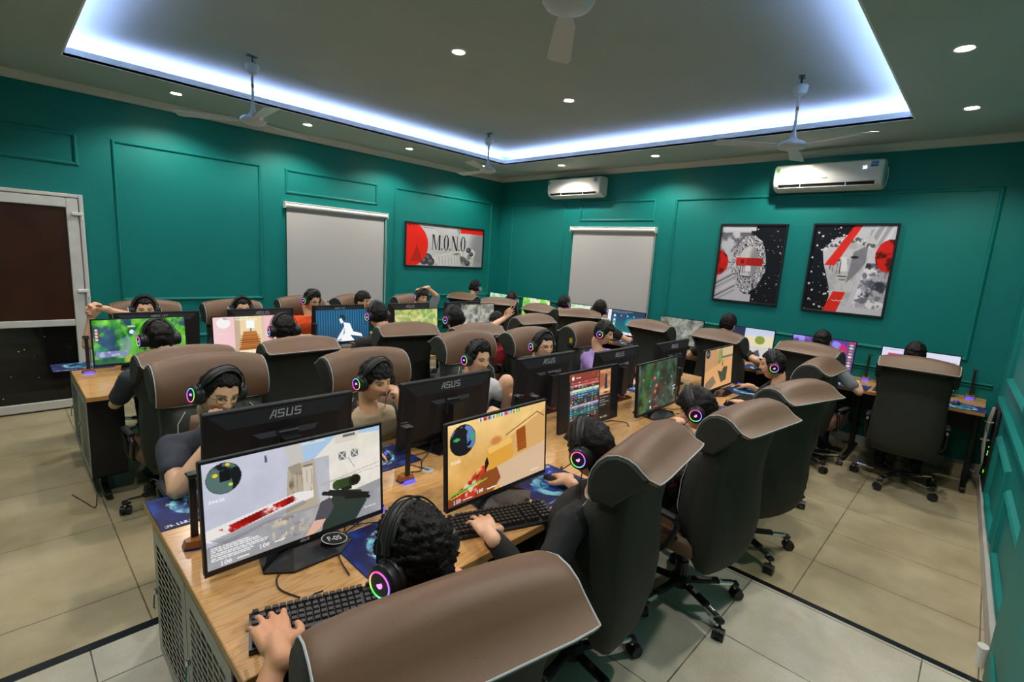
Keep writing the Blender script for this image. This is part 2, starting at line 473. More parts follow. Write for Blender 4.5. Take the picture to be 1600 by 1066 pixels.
b = MB(); b.box((XB, -0.75, 0), (XB + 0.12, YL, ZU + 0.2), M_TEAL); struct('wall_back', b)
b = MB(); b.prism([(XN, YR(XN)), (XB, YR(XB)), (XB, -0.75), (XN, -0.75)], 0, ZU + 0.2, M_TEAL); struct('wall_right', b)
b = MB(); b.box((XN - 0.12, -0.75, 0), (XN, YL, ZU + 0.2), M_TEAL); struct('wall_near', b)
# ceiling with a sunken cove
TX0, TX1, TY0, TY1 = 0.51, 5.505, 0.71, 5.615
RB = 0.17
b = MB()
for lo, hi in (((XN, -0.75, ZC), (TX0, YL, ZC + 0.02)), ((TX1, -0.75, ZC), (XB, YL, ZC + 0.02)), ((TX0, -0.75, ZC), (TX1, TY0, ZC + 0.02)), ((TX0, TY1, ZC), (TX1, YL, ZC + 0.02))):
    b.box(lo, hi, M_CEIL)
struct('ceiling', b)
b = MB(); b.box((TX0 - RB - .1, TY0 - RB - .1, ZU), (TX1 + RB + .1, TY1 + RB + .1, ZU + 0.05), M_CEIL)
for lo, hi in (((TX0 - RB - .02, TY0 - RB, ZC + .02), (TX0 - RB, TY1 + RB, ZU)), ((TX1 + RB, TY0 - RB, ZC + .02), (TX1 + RB + .02, TY1 + RB, ZU)),
               ((TX0 - RB, TY0 - RB - .02, ZC + .02), (TX1 + RB, TY0 - RB, ZU)), ((TX0 - RB, TY1 + RB, ZC + .02), (TX1 + RB, TY1 + RB + .02, ZU))):
    b.box(lo, hi, M_CEIL)
struct('ceiling_tray', b)
b = MB(); LZ = ZC + 0.068
b.box((TX0 - .012, TY0, ZC - .002), (TX0, TY1, LZ), M_LIP); b.box((TX1, TY0, ZC - .002), (TX1 + .012, TY1, LZ), M_LIP)
b.box((TX0 - .012, TY0 - .012, ZC - .002), (TX1 + .012, TY0, LZ), M_LIP); b.box((TX0 - .012, TY1, ZC - .002), (TX1 + .012, TY1 + .012, LZ), M_LIP)
struct('ceiling_lip', b)
M_LED = emis('cove_led', (0.42, 0.52, 1.0), LED_STRENGTH)
zl = ZC + 0.022
for i, (lo, hi, nm) in enumerate((((TX0, TY0 - .16, zl), (TX1, TY0 - .15, zl + .03), 'right'), ((TX0, TY1 + .15, zl), (TX1, TY1 + .16, zl + .03), 'left'),
                                ((TX0 - .16, TY0, zl), (TX0 - .15, TY1, zl + .03), 'near'), ((TX1 + .15, TY0, zl), (TX1 + .16, TY1, zl + .03), 'back'))):
    b = MB(); b.box(lo, hi, M_LED); o = b.build('led_strip')
    tag(o, 'bluish white light strip hidden in the ceiling cove along the %s side' % nm, 'light strip', 'cove light strips')
# cornice: cove moulding round the top of the walls
M_CORN = mat('cornice_paint', (0.62, 0.62, 0.58), 0.6)
def cornice(name, a, bb, nrm):
    prof = [(0.0, 3.09), (0.018, 3.092), (0.03, 3.10), (0.05, 3.118), (0.068, 3.138), (0.08, 3.15), (0.08, 3.16), (0.0, 3.16)]
    r = []
    for p in (a, bb): r.append([(p[0] + nrm[0] * u, p[1] + nrm[1] * u, z) for u, z in prof])
    m = MB(); m.loft(r, M_CORN); struct(name, m)
cornice('trim_2', (XN, YL), (XB, YL), (0, -1)); cornice('trim_3', (XB, YL), (XB, YR(XB)), (-1, 0)); cornice('trim_4', (XB, YR(XB)), (XN, YR(XN)), (0, 1))
# baseboards
M_BASE = mat('white_baseboard', (0.5, 0.49, 0.46), 0.5, var=0.08, vscale=5)
b = MB(); b.box((0.66, YL - .015, 0), (XB, YL, .11), M_BASE); struct('baseboard_left', b)
b = MB(); b.box((XB - .015, YR(XB), 0), (XB, YL - .015, .11), M_BASE); struct('baseboard_back', b)
b = MB(); b.prism([(3.1, YR(3.1) + .035), (6.1, YR(6.1) + .02), (6.1, YR(6.1) - .02), (3.1, YR(3.1) - .02)], 0, .11, M_BASE); struct('baseboard_right', b)
# wall panel mouldings
tn = [5]
def frame(wall, u0, u1, z0, z1, w=0.04, t=0.02, drop=()):
    """picture-frame moulding with a sloped profile on a wall"""
    prof = [(0, 0), (0.25, t * 0.7), (0.5, t), (0.8, t * 0.75), (1, 0)]
    m = MB(); cs = [(u0, z0), (u1, z0), (u1, z1), (u0, z1)]; inn = [(u0 + w, z0 + w), (u1 - w, z0 + w), (u1 - w, z1 - w), (u0 + w, z1 - w)]
    def P(u, z, d):
        if wall == 'L': return (u, YL - d, z)
        if wall == 'B': return (XB - d, u, z)
        if wall == 'N': return (XN + d, u, z)
        return (u, YR(u) + d, z)
    rings = []
    for (o, i_) in zip(cs, inn):
        rings.append([P(o[0] + (i_[0] - o[0]) * a, o[1] + (i_[1] - o[1]) * a, d) for a, d in prof])
    vs = [p for r in rings for p in r]; n = len(prof); fs = []
    for k in range(4):
        if k in drop: continue
        l = (k + 1) % 4
        for j in range(n - 1): fs.append((k * n + j, l * n + j, l * n + j + 1, k * n + j + 1))
    m.add(vs, fs, M_TEAL); struct('trim_%d' % tn[0], m); tn[0] += 1
def rail(wall, u0, u1, zs):
    m = MB()
    for z, hh, t in zs:
        if wall == 'L': m.box((u0, YL - t, z), (u1, YL, z + hh), M_TEAL, .004)
        elif wall == 'B': m.box((XB - t, u0, z), (XB, u1, z + hh), M_TEAL, .004)
        else: m.prism([(u0, YR(u0) + t), (u1, YR(u1) + t), (u1, YR(u1) - .01), (u0, YR(u0) - .01)], z, z + hh, M_TEAL)
    struct('trim_%d' % tn[0], m); tn[0] += 1
RZ = [(0.845, 0.02, 0.012), (0.875, 0.018, 0.022)]
frame('L', -.85, .655, 2.40, 2.715); frame('L', .905, 2.34, 1.075, 2.715); frame('L', 2.615, 3.93, 2.405, 2.715); frame('L', 4.205, 6.22, 1.075, 2.715)
frame('L', .905, 2.34, .2, .69); frame('L', 2.615, 3.93, .2, .69); frame('L', 4.205, 6.22, .2, .69); rail('L', .66, XB, RZ)
frame('B', 5.10, 6.30, 1.075, 2.715); frame('B', 3.52, 4.82, 2.405, 2.715); frame('B', .055, 3.245, 1.075, 2.71)
frame('B', .055, 3.245, .2, .69); frame('B', 5.10, 6.30, .2, .69); rail('B', -.15, XB + .1, RZ)
frame('R', 4.1, 5.5, 1.06, 2.7, .05, .03); frame('R', 4.25, 5.25, .18, .69, .05, .03); frame('R', 3.2, 4.1, .18, .62, .05, .03); rail('R', 3.1, 5.8, [(0.835, 0.025, 0.02), (0.875, 0.025, 0.035)])
b = MB(); b.prism([(-.6, YR(-.6) + .05), (3.06, YR(3.06) + .05), (3.06, YR(3.06) - .02), (-.6, YR(-.6) - .02)], 0, 3.1, M_TEAL); struct('wall_right_pilaster', b)
b = MB(); b.box((2.3, -.275, .15), (2.95, -.255, .2), M_TEAL); struct('trim_%d' % tn[0], b); tn[0] += 1

# door in the left wall
b = MB(); D0, D1, DT = -.42, .655, 2.13
b.box((D1 - .035, YL - .06, 0), (D1, YL - .001, DT), M_DOORW, .006); b.box((D0, YL - .06, 0), (D0 + .04, YL - .001, DT), M_DOORW, .006)
b.box((D0 + .04, YL - .06, DT - .035), (D1 - .035, YL - .001, DT), M_DOORW, .006)
dr = struct('door_1', b)
b = MB(); a0, a1 = D0 + .045, D1 - .04
for lo, hi in (((a1 - .09, .015), (a1, DT - .04)), ((a0, .015), (a0 + .09, DT - .04)), ((a0 + .09, 2.0), (a1 - .09, DT - .04)), ((a0 + .09, .845), (a1 - .09, .91)), ((a0 + .09, .015), (a1 - .09, .1))):
    b.box((lo[0], YL - .055, lo[1]), (hi[0], YL - .012, hi[1]), M_DOORW, .006)
b.build('door_leaf_frame', dr)
M_DBROWN = mat('brown_door_panel', hexc('3a1d12'), 0.3, var=0.25, vscale=4)
b = MB(); b.box((a0 + .08, YL - .035, .9), (a1 - .08, YL - .02, 2.01), M_DBROWN); b.build('upper_panel', dr)
M_DGLASS = mat('black_door_glass', (0.008, 0.008, 0.008), 0.06)
b = MB(); b.box((a0 + .08, YL - .035, .09), (a1 - .08, YL - .02, .855), M_DGLASS); b.build('lower_glass', dr)
b = MB(); rr = random.Random(3)
for i in range(16):
    x = rr.uniform(a0 + .1, a1 - .1); z = rr.uniform(.15, .8); s_ = rr.uniform(.002, .005)
    b.ell((x, YL - .0355, z), (s_, .001, s_), M_WHITE, 6, 4)
b.build('paint_specks', dr)
for z in (1.93, 1.18, .32):
    b = MB(); b.box((a1 - .055, YL - .078, z), (a1 + .03, YL - .05, z + .03), M_WHITE, .004); b.tube([(a1 + .02, YL - .066, z - .045), (a1 + .02, YL - .066, z + .035)], .009, M_WHITE, 8); b.build('hinge', dr)

# roller blinds
def blind(wall, u0, u1, zt, zb, label):
    P = (lambda u, d, z: (u, YL - d, z)) if wall == 'L' else (lambda u, d, z: (XB - d, u, z))
    c = P((u0 + u1) / 2, 0, zb); r = empty('roller_blind', c, 0, label, 'blind', 'white roller blinds')
    inv = Vector(c)
    def put(mb, nm):
        o = mb.build(nm, r, True); o.data.transform(Matrix.Translation(-inv)); return o
    m = MB(); m.tube([P(u0, .05, zt - .045), P(u1, .05, zt - .045)], .027, M_WHITE, 16); put(m, 'roller_tube')
    m = MB()
    a = P(u0 - .005, .002, zt - .012); q = P(u1 + .005, .055, zt)
    m.box([min(x, y) for x, y in zip(a, q)], [max(x, y) for x, y in zip(a, q)], M_WHITE, .003); put(m, 'headrail')
    for u in (u0 - .012, u1 + .002):
        m = MB(); a = P(u, .002, zt - .08); q = P(u + .01, .085, zt)
        m.box([min(x, y) for x, y in zip(a, q)], [max(x, y) for x, y in zip(a, q)], M_WHITE, .003); put(m, 'bracket')
    m = MB(); a = P(u0 + .02, .032, zb); q = P(u1 - .03, .034, zt - .05)
    m.box([min(x, y) for x, y in zip(a, q)], [max(x, y) for x, y in zip(a, q)], M_BLIND); put(m, 'blind_fabric')
    m = MB(); m.tube([P(u0 + .02, .034, zb), P(u1 - .03, .034, zb)], .012, M_WHITE, 10); put(m, 'bottom_bar')
    m = MB(); ue = u1 if wall == 'L' else u0
    m.tube([P(ue, .05, zt - .06), P(ue + .006, .05, zt - .7), P(ue, .05, 1.0), P(ue - .012, .05, .98), P(ue - .014, .05, zt - .7), P(ue - .012, .05, zt - .06)], .0022, M_WHITE, 6); put(m, 'pull_chain')
blind('L', 2.60, 4.05, 2.305, .95, 'white roller blind on the left wall, beside the long red and white print')
blind('B', 3.47, 4.92, 2.325, .95, 'white roller blind on the back wall below the smaller air conditioner')

# framed prints
def letters_mono(im, x, y, h, col):
    """condensed high-contrast capitals M.O.N.O drawn as thick and thin strokes"""
    w = h * 0.62 / im.asp * 1.0
    def v(xx, t): im.rect(xx, y, xx + t, y + h, col)
    T = w * .2; t = w * .055
    cx = x
    v(cx + w * .08, t); v(cx + w * .9, T); im.poly([(cx + w * .08, y), (cx + w * .28, y), (cx + w * .62, y + h), (cx + w * .5, y + h)], col); im.poly([(cx + w * .9, y), (cx + w * .95, y), (cx + w * .6, y + h), (cx + w * .54, y + h)], col)
    im.rect(cx, y, cx + w * .28, y + h * .03, col); im.rect(cx, y + h * .97, cx + w * .22, y + h, col); im.rect(cx + w * .84, y + h * .97, cx + w * 1.18, y + h, col)
    cx += w * 1.25; im.ell(cx + w * .08, y + h * .93, w * .1, h * .055, col); cx += w * .28
    def O(cx):
        o = ((im.X - (cx + w * .36)) / (w * .36)) ** 2 + ((im.Y - (y + h / 2)) / (h * .52)) ** 2 <= 1
        i_ = ((im.X - (cx + w * .36)) / (w * .17)) ** 2 + ((im.Y - (y + h / 2)) / (h * .47)) ** 2 <= 1
        im.put(o & ~i_, col)
    O(cx); cx += w * .8; im.ell(cx + w * .08, y + h * .93, w * .1, h * .055, col); cx += w * .26
    v(cx + w * .06, t); v(cx + w * .78, t); im.poly([(cx + w * .02, y), (cx + w * .26, y), (cx + w * .86, y + h), (cx + w * .66, y + h)], col)
    im.rect(cx, y, cx + w * .25, y + h * .03, col); im.rect(cx + w * .68, y, cx + w * .95, y + h * .03, col)
    cx += w * .98; im.ell(cx + w * .08, y + h * .93, w * .1, h * .055, col); cx += w * .28; O(cx)
def art_mono():
    im = Im(250, 103, 'c9c9cc'); im.noise(3, .12, 4)
    im.poly([(.32, 0), (.62, 0), (.68, .28), (.5, .5)], 'b5b5b8', .5); im.poly([(.62, 0), (.7, 0), (.66, .2)], '77777a', .6)
    im.soft(.95, .5, .14, .6, '77777c', .6)
    # toppled stone bust lying on its side
    im.poly([(.33, .74), (.78, .56), (.86, .52), (.9, .6), (.88, .74), (.86, .98), (.36, .98), (.3, .88)], 'd8d6d4')
    im.noise(10, .8, 5, '3c3c42', .5, .75, mask=im.inp([(.33, .76), (.8, .6), (.88, .8), (.84, .98), (.36, .98)]))
    for k in range(9): im.line(.4 + k * .04, .76 - k * .014, .42 + k * .04, .96, .003, '8c8c92', .8)
    for x, y, r_ in ((.26, .82, .06), (.22, .88, .05), (.3, .9, .05), (.8, .56, .035), (.84, .66, .03), (.79, .9, .035)): im.ell(x, y, r_, r_ * 2, '34343a', .9); im.ell(x - .008, y - .02, r_ * .5, r_ * .9, '8a8a90', .7)
    im.ell(.02, .5, .245, .55, 'f01e08'); im.poly([(.06, .9), (.13, .48), (.2, .9)], 'b01205', .7)
    im.rect(.68, 0, 1, .14, 'f01e08'); im.text(.03, .04, .05, 'AE S', '50100c', .8); im.lines(.2, .07, .14, 1, .02, '555555', .7, 2)
    letters_mono(im, .31, .22, .38, '0a0a0c'); return im
def art_bust():
    im = Im(150, 186, 'c9c9d2'); im.rect(.48, 0, 1, 1, '0b0c12'); im.rect(.46, .9, .6, 1, 'c9c9d2'); im.rect(0, 0, .55, .07, 'd5d5da')
    im.noise(7, .85, 11, '55555f', .45, .6, mask=(im.X < .5) & (im.Y > .09) & (im.Y < .5))
    for k in range(7): im.line(-.1, .72 + k * .06, .32, .5 + k * .06, .012, ('8a8a92', 'e4e4e8', '3c3c44')[k % 3], .7)
    im.ell(0, .5, .17, .17, 'd81808'); im.noise(14, .8, 21, '400604', .5, .65, mask=((im.X / .17) ** 2 + ((im.Y - .5) / .17) ** 2) < 1)
    rs = random.Random(5)
    for k in range(60): im.ell(rs.uniform(.5, 1), rs.uniform(0, 1), *(lambda r_: (r_, r_ * .8))(rs.choice((.003, .005, .01))), 'e8e8ee')
    # a carved bearded head: skull, curls and beard built from ringlets
    im.ell(.5, .5, .25, .33, 'c8c6cc'); im.ell(.5, .46, .17, .24, 'd6d4d8'); im.soft(.6, .46, .1, .26, '77757e', .7)
    q = ((im.X - .5) / (.27 - .12 * np.clip(im.Y - .6, 0, 1) * 2)) ** 2 + ((im.Y - .51) / .38) ** 2 + .25 * (vnoise(im.h, im.w, 12, 79) - .5); inner = ((im.X - .5) / .16) ** 2 + ((im.Y - .47) / .2) ** 2
    mk = ((q < 1) & (inner > 1)).astype(float); wob = vnoise(im.h, im.w, 6, 77) + .5 * vnoise(im.h, im.w, 14, 78)
    im.put(mk, 'a8a6ae'); curl = np.sin(np.hypot(im.X - .5, (im.Y - .48) * .8) * 42 + wob * 52)
    im.put(mk * (curl > .25), 'e2e0e6', .95); im.put(mk * (curl < -.45), '2a2a33', .95)
    ph = np.sin(np.arctan2(im.Y - .48, im.X - .5) * 26 + wob * 20); im.put(mk * (ph > .55) * (curl < .4), '3c3b46', .8)
    im.rect(.33, .5, .47, .53, '2a2a32', .5); im.poly([(.48, .42), (.53, .42), (.55, .6), (.45, .6)], 'ebe9ee'); im.rect(.44, .6, .56, .61, '44424a'); im.rect(.43, .66, .57, .68, '3a3840')
    im.rect(.3, .42, .72, .52, 'e02010', .93); im.rect(.47, .42, .72, .52, '90100a', .6); im.ell(.4, .47, .035, .03, '500806', .7)
    for x in (.38, .42, .45): im.line(x, .52, x, .62, .004, '1a1a20', .8)
    return im
def art_face():
    im = Im(170, 210, '0b0c12'); rs = random.Random(9)
    im.poly([(.5, 0), (1, 0), (1, 1), (.28, 1)], 'd6d4dc'); im.poly([(.7, .05), (.95, 0), (.8, .25), (.68, .3)], 'a8a6b0', .8)
    for k in range(5): im.line(.78 + k * .05, 0, .68 + k * .05, .22, .012, ('f0f0f4', '9c9aa4')[k % 2], .7)
    m = (im.X > .62) & (im.Y > .42) & (im.X + im.Y * .2 > .8) & (im.Y < .93); im.put(m, 'b8b6c2'); im.noise(7, 1.0, 31, '3a3846', .5, .62, mask=m); im.noise(7, 1.0, 32, 'f2f0f6', .5, .56, mask=m); im.noise(16, .8, 33, '6a6876', .55, .62, mask=m)
    for k in range(70): im.ell(rs.uniform(0, .42), rs.uniform(0, 1), *(lambda r_: (r_, r_ * .8))(rs.choice((.003, .006, .014))), 'e8e8ee')
    im.ell(.97, .33, .17, .18, 'e02010'); im.noise(9, .9, 35, '4a0604', .52, .62, mask=((im.X - .97) / .17) ** 2 + ((im.Y - .33) / .18) ** 2 < 1)
    # broken carved head with a flat top
    im.poly([(.14, .28), (.3, .14), (.5, .12), (.74, .12), (.8, .2), (.72, .38), (.66, .52), (.56, .68), (.55, .92), (.34, .95), (.3, .72), (.24, .58), (.18, .44)], 'd4d2d6')
    im.noise(8, .35, 37, '8c8a92', .5, .7, mask=im.inp([(.14, .28), (.3, .14), (.74, .12), (.8, .2), (.66, .52), (.55, .92), (.34, .95), (.24, .58)]))
    im.poly([(.54, .3), (.7, .22), (.7, .42), (.6, .56), (.5, .66)], '6c6a74', .7); im.poly([(.4, .36), (.46, .36), (.5, .52), (.41, .53)], 'f0eef2')
    im.ell(.34, .4, .055, .016, '33313a'); im.ell(.56, .36, .05, .016, '2c2a33'); im.rect(.38, .575, .5, .59, '4a4850'); im.ell(.45, .62, .05, .012, '8c8a92')
    for k in range(24): t = k / 24; im.ell(.18 + t * .6, .27 - .1 * math.sin(t * 3) + rs.uniform(-.02, .02), .03, .022, ('e8e6ea', '4a4852')[k % 2], .85)
    for x in (.27, .31, .36, .4): im.line(x, .42, x, .42 + rs.uniform(.08, .2), .004, '14141a', .85)
    im.poly([(.5, 0), (.6, 0), (.33, .46), (.19, .46)], 'ee2414', .95); im.poly([(.36, .76), (.52, .76), (.44, 1), (.26, 1)], 'ee2414', .95)
    for k in range(5): im.line(.36 + k * .03, .86 + .015 * (k % 2), .39 + k * .03, .86 + .015 * ((k + 1) % 2), .004, 'f0f0f0', .9)
    im.rect(.9, .9, 1, .96, 'd6d4dc', .7); return im
def framed(wall, u0, u1, z0, z1, im, label):
    c = ((u0 + u1) / 2, YL, z0) if wall == 'L' else (XB, (u0 + u1) / 2, z0)
    r = empty('framed_print', c, 0, label, 'picture'); h = (u1 - u0) / 2; H = z1 - z0; f = .022
    P = (lambda u, d, z: (u, -d, z)) if wall == 'L' else (lambda u, d, z: (-d, -u, z))
    m = MB()
    for (ua, ub, za, zb) in ((-h, -h + f, 0, H), (h - f, h, 0, H), (-h + f, h - f, 0, f), (-h + f, h - f, H - f, H)):
        a = P(ua, .001, za); q = P(ub, .028, zb); m.box([min(x, y) for x, y in zip(a, q)], [max(x, y) for x, y in zip(a, q)], M_BLACK, .003)
    m.build('frame', r)
    picture('print', im, P(-h + f, .012, H - f), np.array(P(2 * h - 2 * f, 0, 0)), (0, 0, -(H - 2 * f)), M_PRINT, r)
framed('L', 4.40, 6.03, 1.555, 2.235, art_mono(), 'wide black framed print reading M.O.N.O with a red disc')
framed('B', 1.806, 2.585, 1.412, 2.372, art_bust(), 'black framed print of a bearded statue with a red bar over its eyes')
framed('B', .77, 1.549, 1.402, 2.378, art_face(), 'black framed print of a broken statue face under a red diagonal stripe')

# air conditioners on the back wall
M_ACB = mat('air_conditioner_blue_sticker', hexc('1d5fa8'), .4); M_ACG = mat('energy_green_sticker', hexc('5cb838'), .4); M_GREYT = mat('grey_lettering', (.2, .2, .22), .5)
def text_mesh(s_, size, depth=.0008):
    cu = bpy.data.curves.new('lettering', 'FONT'); cu.body = s_; cu.size = size; cu.extrude = depth; cu.align_x = 'CENTER'; cu.align_y = 'CENTER'
    o = bpy.data.objects.new('lettering', cu); COL.objects.link(o); dg = bpy.context.evaluated_depsgraph_get(); me = bpy.data.meshes.new_from_object(o.evaluated_get(dg)); bpy.data.objects.remove(o); bpy.data.curves.remove(cu); return me
def put_text(s_, size, M, m, parent, name='lettering'):
    me = text_mesh(s_, size); me.transform(M); me.materials.clear(); me.materials.append(m)
    o = bpy.data.objects.new(name, me); COL.objects.link(o); o.parent = parent; return o
def ac(yc, w, z0, h, label, sticker):
    r = empty('air_conditioner', (XB, yc, z0), 0, label, 'air conditioner', 'white wall air conditioners'); hw = w / 2
    prof = [(-.001, .02), (-.001, h - .01), (-.03, h), (-.15, h - .002), (-.19, h - .02), (-.205, h * .55), (-.2, h * .3), (-.185, h * .17), (-.17, h * .13), (-.1, .005), (-.03, 0)]
    m = MB(); rings = []
    for y, k in ((-hw, .93), (-hw + .012, .99), (-hw + .03, 1), (hw - .03, 1), (hw - .012, .99), (hw, .93)): rings.append([(x * k, y, h / 2 + (z - h / 2) * k) for x, z in prof])
    m.loft(rings, M_WHITE); m.build('casing', r, True)
    m = MB(); m.add([(-.2015, -hw + .06, h * .235), (-.2015, hw - .06, h * .235), (-.182, hw - .06, h * .13), (-.182, -hw + .06, h * .13)], [(0, 1, 2, 3)], M_BLACKG); m.prism([(-.206, h * .245), (-.203, h * .225), (-.18, h * .12), (-.186, h * .12)], -hw + .05, -hw + .06, M_WHITE, 'y'); m.build('air_outlet', r)
    m = MB(); m.box((-.198, -hw + .06, h * .095), (-.17, hw - .06, h * .12), M_WHITE, .003); m.build('louvre', r)
    for k in (-.2, .22):
        m = MB(); m.box((-.2, k * w, h * .13), (-.188, k * w + .006, h * .23), M_WHITE); m.build('louvre_clip', r)
    m = MB(); m.box((-.2035, -hw + .05, h * .72), (-.2, -hw + .11, h * .9), M_ACB if sticker else mat('sticker_grey_blue', (.25, .3, .42), .4)); st = m.build('sticker', r)
    RT = Matrix(((0, 0, -1), (-1, 0, 0), (0, 1, 0))).to_4x4()
    if sticker: put_text('R32', .03, Matrix.Translation((-.2045, -hw + .08, h * .8)) @ RT, M_WHITE, r)
    m = MB(); m.box((-.2, hw - .06, h * .7), (-.197, hw - .025, h * .85), M_ACG); m.build('sticker', r)
    put_text('Funiki', .026, Matrix.Translation((-.2062, 0, h * .42)) @ RT, M_GREYT, r)
    if sticker: put_text('25', .04, Matrix.Translation((-.2045, -hw + .16, h * .7)) @ RT, emis('white_digits', (.9, .95, 1), 2), r, 'temperature_display')
    m = MB(); m.tube([(-.05, -hw - .001, h * .75), (-.09, -hw - .02, h * .72), (-.1, -hw - .03, h * .4), (-.09, -hw - .02, .03), (-.06, -hw + .04, -.008)], .004, M_WHITE, 6); m.build('cable', r, True)
ac(1.48, 1.02, 2.715, .29, 'long white air conditioner with a blue R32 sticker, above the two statue prints', True)
ac(4.855, 1.0, 2.755, .29, 'white air conditioner with a grey blue sticker, above the back wall blind', False)

# downlights
M_LAMP = emis('lamp_glow', (1.0, .9, .72), 60.0)
def downlight(x, y, z, label, vis=True):
    r = empty('downlight', (x, y, z), 0, label, 'ceiling light', 'recessed ceiling downlights')
    m = MB(); m.lathe([(.058, -.001), (.058, -.006), (.05, -.009), (.043, -.006), (.043, -.001)], M_WHITE, 24, ring=True); m.build('trim_ring', r, True)
    m = MB(); m.lathe([(.0, -.004), (.042, -.004)], M_LAMP, 20); m.build('lamp', r)
    l = bpy.data.lights.new('downlight_bulb', 'SPOT'); l.energy = DOWNLIGHT_W; l.color = (1.0, .94, .85); l.spot_size = math.radians(142); l.spot_blend = .5; l.shadow_soft_size = .04
    o = bpy.data.objects.new('downlight_bulb', l); COL.objects.link(o); o.parent = r; o.location = (0, 0, -.02)
LL = [(1.36, 5.99, ZC, 'leftmost downlight over the left wall, nearest the door'), (2.65, 5.99, ZC, 'downlight over the left wall panel beside the left blind'), (4.05, 5.99, ZC, 'downlight over the left wall next to the left blind, third from the door'),
      (5.38, 5.99, ZC, 'downlight in the far left corner behind the farthest ceiling fan'), (5.87, 4.80, ZC, 'downlight above the smaller air conditioner'), (5.87, 3.30, ZC, 'downlight between the two air conditioners'),
      (5.87, 1.79, ZC, 'downlight half hidden by the hub of the right ceiling fan'), (5.36, .34, ZC, 'farther of the two downlights on the right ceiling edge'), (4.02, .34, ZC, 'nearer of the two downlights on the right ceiling edge'),
      (2.65, .34, ZC, 'downlight on the right ceiling edge outside the picture'), (1.3, .34, ZC, 'downlight on the right ceiling edge above the camera'), (0.0, 5.0, ZC, 'downlight over the door'), (-.2, 3.2, ZC, 'downlight on the near ceiling edge'), (-.2, 1.4, ZC, 'downlight above the near right corner'),
      (2.58, 3.2, ZU, 'nearer downlight on the raised ceiling, top centre of the picture'), (3.95, 3.2, ZU, 'farther downlight on the raised ceiling'), (1.2, 3.2, ZU, 'downlight on the raised ceiling above the picture'), (2.6, 1.6, ZU, 'right downlight on the raised ceiling above the picture')]
for q in LL[:-1]: downlight(*q)

# ceiling fans
def fan(x, y, zh, ang, label):
    r = empty('ceiling_fan', (x, y, ZU), ang, label, 'ceiling fan', 'white three-blade ceiling fans'); d = zh - ZU
    m = MB(); m.box((-.04, -.02, -.006), (.04, .02, 0), M_BLACKM); m.tube([(0, 0, 0), (.008, 0, -.05)], .007, M_BLACKM, 8); m.build('ceiling_hook', r)
    m = MB(); m.tube([(.008, 0, -.03), (.03, .01, -.02), (.04, 0, -.05), (.03, 0, -.08)], .003, M_BLACKM, 6); m.build('wire', r, True)
    M_FAN = mat('fan_white_enamel', (.68, .72, .76), .3)
    m = MB(); m.lathe([(.0, -.065), (.05, -.065), (.056, -.072), (.05, -.11), (.042, -.13), (.02, -.142), (.012, -.15)], M_FAN, 24); m.build('canopy', r, True)
    m = MB(); m.tube([(0, 0, -.05), (0, 0, d + .1)], .0105, M_FAN, 12); rod = m.build('rod', r, True)
    m = MB(); m.tube([(0, 0, -.22), (0, 0, -.25)], .0115, mat('orange_label', (.5, .2, .05), .5), 12); m.build('rod_label', r, True)
    m = MB(); m.lathe([(.0115, d + .15), (.014, d + .11), (.022, d + .07), (.04, d + .045), (.075, d + .032), (.1, d + .015), (.103, d), (.09, d - .02), (.05, d - .034), (0, d - .038)], M_FAN, 32); m.build('motor_housing', r, True)
    for k in range(3):
        a = 2 * PI * k / 3; M = Matrix.Rotation(a, 4, 'Z'); m = MB()
        m.box((.085, -.014, d - .006), (.17, .014, d - .001), M_FAN, M=M)
        tw = Matrix.Translation((0, 0, d - .001)) @ M @ Matrix.Rotation(math.radians(9), 4, 'X')
        m.prism([(.13, -.03), (.2, -.048), (.56, -.062), (.6, -.05), (.6, .05), (.56, .056), (.2, .04), (.13, .03)], -.0015, .0015, M_FAN, M=tw); m.build('blade', r)
fan(1.63, 4.74, 2.80, .42, 'ceiling fan over the left rows, nearest of the two at left')
fan(4.47, 4.86, 2.86, 1.5, 'small looking ceiling fan in the far left of the room')
fan(4.46, 1.32, 2.80, .2, 'ceiling fan on the right, hanging before the long air conditioner')
fan(1.63, 1.36, 2.79, .75, 'ceiling fan at the top edge of the picture, only its hub showing')
# cable bundle in the right corner
r = empty('cable_bundle', (5.7, YR(5.7), 0), 0, 'bundle of grey network cables spilling down the dark gap in the right wall', 'cables')
b = MB(); b.prism([(-.12, .001), (.35, .0175), (.35, .024), (-.12, .008)], .02, .8, M_BLACK); b.build('gap_shade_plate', r)  # flat black plate, colour stands in for the shade inside the wall gap
M_CAB = mat('beige_cable', (.33, .29, .24), .6); M_CABW = mat('white_cable', (.55, .53, .5), .6)
b = MB(); rr = random.Random(4)
for k in range(9):
    o = [rr.uniform(-.018, .018) for _ in range(6)]
    b.tube([(.18 + o[0], .03 + abs(o[1]), .78), (.12 + o[2], .05 + abs(o[3]), .62), (.1 + o[4], .045 + abs(o[5]), .45), (.1 + o[1], .04, .3), (.2 + o[0], .05 + abs(o[2]), .16), (.45 + o[3], .08 + abs(o[4]), .12), (.62, .13 + o[5], .1)], .0065, M_CAB if k % 3 else M_CABW, 6)
b.build('cables', r, True)
for z in (.66, .5):
    b = MB(); b.tube([(.125 + .035 * math.cos(a / 8 * 2 * PI), .055 + .03 * math.sin(a / 8 * 2 * PI), z) for a in range(8)], .003, M_WHITE, 5, closed=True); b.build('cable_tie', r)
for z in (.36, .375, .39, .43, .2, .215):
    b = MB(); b.box((.16, .01, z), (.175, .02, z + .008), M_GREEN); b.build('status_light', r)
